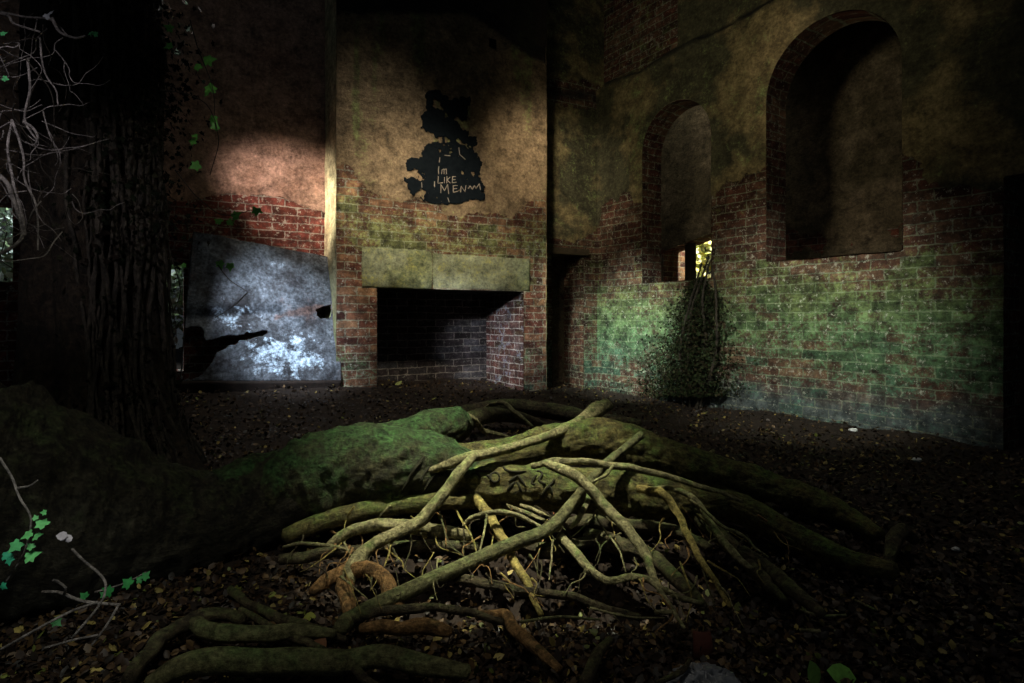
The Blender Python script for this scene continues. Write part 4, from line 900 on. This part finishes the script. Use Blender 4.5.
def blob(name, c, size, mat, seed, label, cat, amp=.5, ridge=False, parent=None):
    nt2, nz2 = 60, 30; T_, Z_ = np.meshgrid(np.linspace(0, 2*math.pi, nt2, endpoint=False), np.linspace(.02, math.pi-.02, nz2))
    d = np.stack([np.sin(Z_)*np.cos(T_), np.sin(Z_)*np.sin(T_), np.cos(Z_)], -1)
    q_ = 5.5 if ridge else 2.6; n1 = fbm(d[..., 0]*q_+d[..., 2]*2+9, d[..., 1]*q_-d[..., 2]*1.7+5, seed)
    rr = 1+amp*(n1*1.2 if not ridge else (1-np.abs(n1)*7)*.3+n1)
    V = (d*rr[..., None]*np.array(size)).reshape(-1, 3)+c
    i = np.arange(nt2*nz2).reshape(nz2, nt2); j = np.roll(i, -1, 1)
    Fc = np.stack([i[:-1], i[1:], j[1:], j[:-1]], -1).reshape(-1, 4)
    return setp(mesh(name, V, Fc, M[mat]), label, cat)
def ongr(px, py, dz=0):
    p = W(px, py, gy(py)); p[2] = float(ground(p[0], p[1]))+dz; return p
blob('plastic_bag', ongr(705, 668, .02), (.085, .07, .035), 'bag', 5, 'crumpled grey plastic bag on the litter at the bottom centre', 'plastic bag', .9, True)
tp = ongr(704, 640, 0); V = [tp+np.array([a*.032*(1-.25*t), b*.006+t*.02, t*.075]) for t in (0, .5, 1) for a, b in ((-1, -1), (-.3, -2.2), (.4, -2.2), (1, -1), (1, 1), (.4, -.4), (-.3, -.4), (-1, 1))]
k8 = [[a+8*t, (a+1) % 8+8*t, (a+1) % 8+8*(t+1), a+8*(t+1)] for t in (0, 1) for a in range(8)]+[[16+a for a in range(8)], [7-a for a in range(8)]]
setp(mesh('pot_shard', V, k8, M['terracotta']), 'reddish terracotta shard standing behind the crumpled bag', 'shard')
for (x, y, s_, lb) in [(612, 600, .016, 'small white scrap under the slender central roots'), (497, 601, .012, 'small bluish white scrap left of the brown root'), (857, 460, .0, ''), (853, 434, .03, 'white pebble near the foot of the right wall'), (917, 461, .028, 'flat white scrap on the litter near the right wall'), (956, 537, .016, 'pale scrap on dark litter at the far right'), (820, 347, .0, '')]:
    if s_: blob('scrap', ongr(x, y, s_*.5), (s_, s_*.8, s_*.5), 'white', int(x), lb, 'scrap', .7)
for (x, y, s_, t_, lb) in [(312, 636, .05, (.2, .09, .045), 'curled brown dead leaf on the low mossy root'), (303, 603, .035, (.28, .3, .06), 'yellow-green fallen leaf left of the orange root knot'), (857, 668, .06, (.22, .5, .09), 'green fallen leaf at bottom right, tallest of three'), (840, 672, .05, (.2, .45, .1), 'broad green leaf just left of the tallest green leaf'), (818, 674, .05, (.24, .45, .1), 'leftmost green leaf of three at bottom right'), (758, 594, .026, (.15, .16, .04), 'olive leaf on litter below the far root end'), (553, 514, .012, (.4, .12, .04), 'tiny orange leaf caught beside the slanting branch'), (715, 660, .0, 0, ''), (430, 421, .05, (.35, .36, .1), 'pale yellow leaf on the litter left of the pale root loop'), (395, 412, .06, (.25, .28, .08), 'dull yellow leaf on the litter above the mossy bulge'), (340, 396, .07, (.3, .32, .06), 'yellow leaf near the corner of the metal panel')]:
    if s_:
        p = ongr(x, y, .02 if y < 590 else .03)
        if lb.startswith('curled'): p[2] += .035
        if lb.startswith('tiny'): p = W(x, y, 2.3)
        one_leaf('fallen_leaf', p, s_*1.3, 'oval', t_, (random.uniform(-.3, .3), -1.2 if y > 590 else -.3, .6), lb, 'leaf', 'fallen leaves that stand out', curl=.35, mat='litter')

# unseen spots added for the vines, the sprig, the arch wall and the passage
spot('fill_vines', (-1.3, .4, 2.2), W(8, 125, 2.1), 85, 26, 1, (.95, .92, 1), .08)
spot('fill_sprig', (-.7, .6, 1.5), W(40, 540, 1.5), 22, 26, .8, (.9, 1, .95), .05)
pj = hit(820, 200, P2, NR); qj = C+ER*B0; dj = (qj-pj)*np.array([1, 1, 0])
pa = hit(850, 192, P2, NR); qa = C+ER*(B0+B1)/2+UP*Bt; sl = (qa[2]-pa[2])/np.linalg.norm((qa-pa)[:2])
la = qj+dj*2.2; la[2] = pa[2]+sl*np.linalg.norm((la-pa)[:2])
spot('fill_arch', la, hit(857, 226, P2, NR), 170, 15, .8, (1, .82, .62), .12)
spot('fill_passage', C-NR*.75+ER*.6+UP*4.9, hit(700, 170, P2, NR), 60, 90, 1, (1, .93, .7), .3)
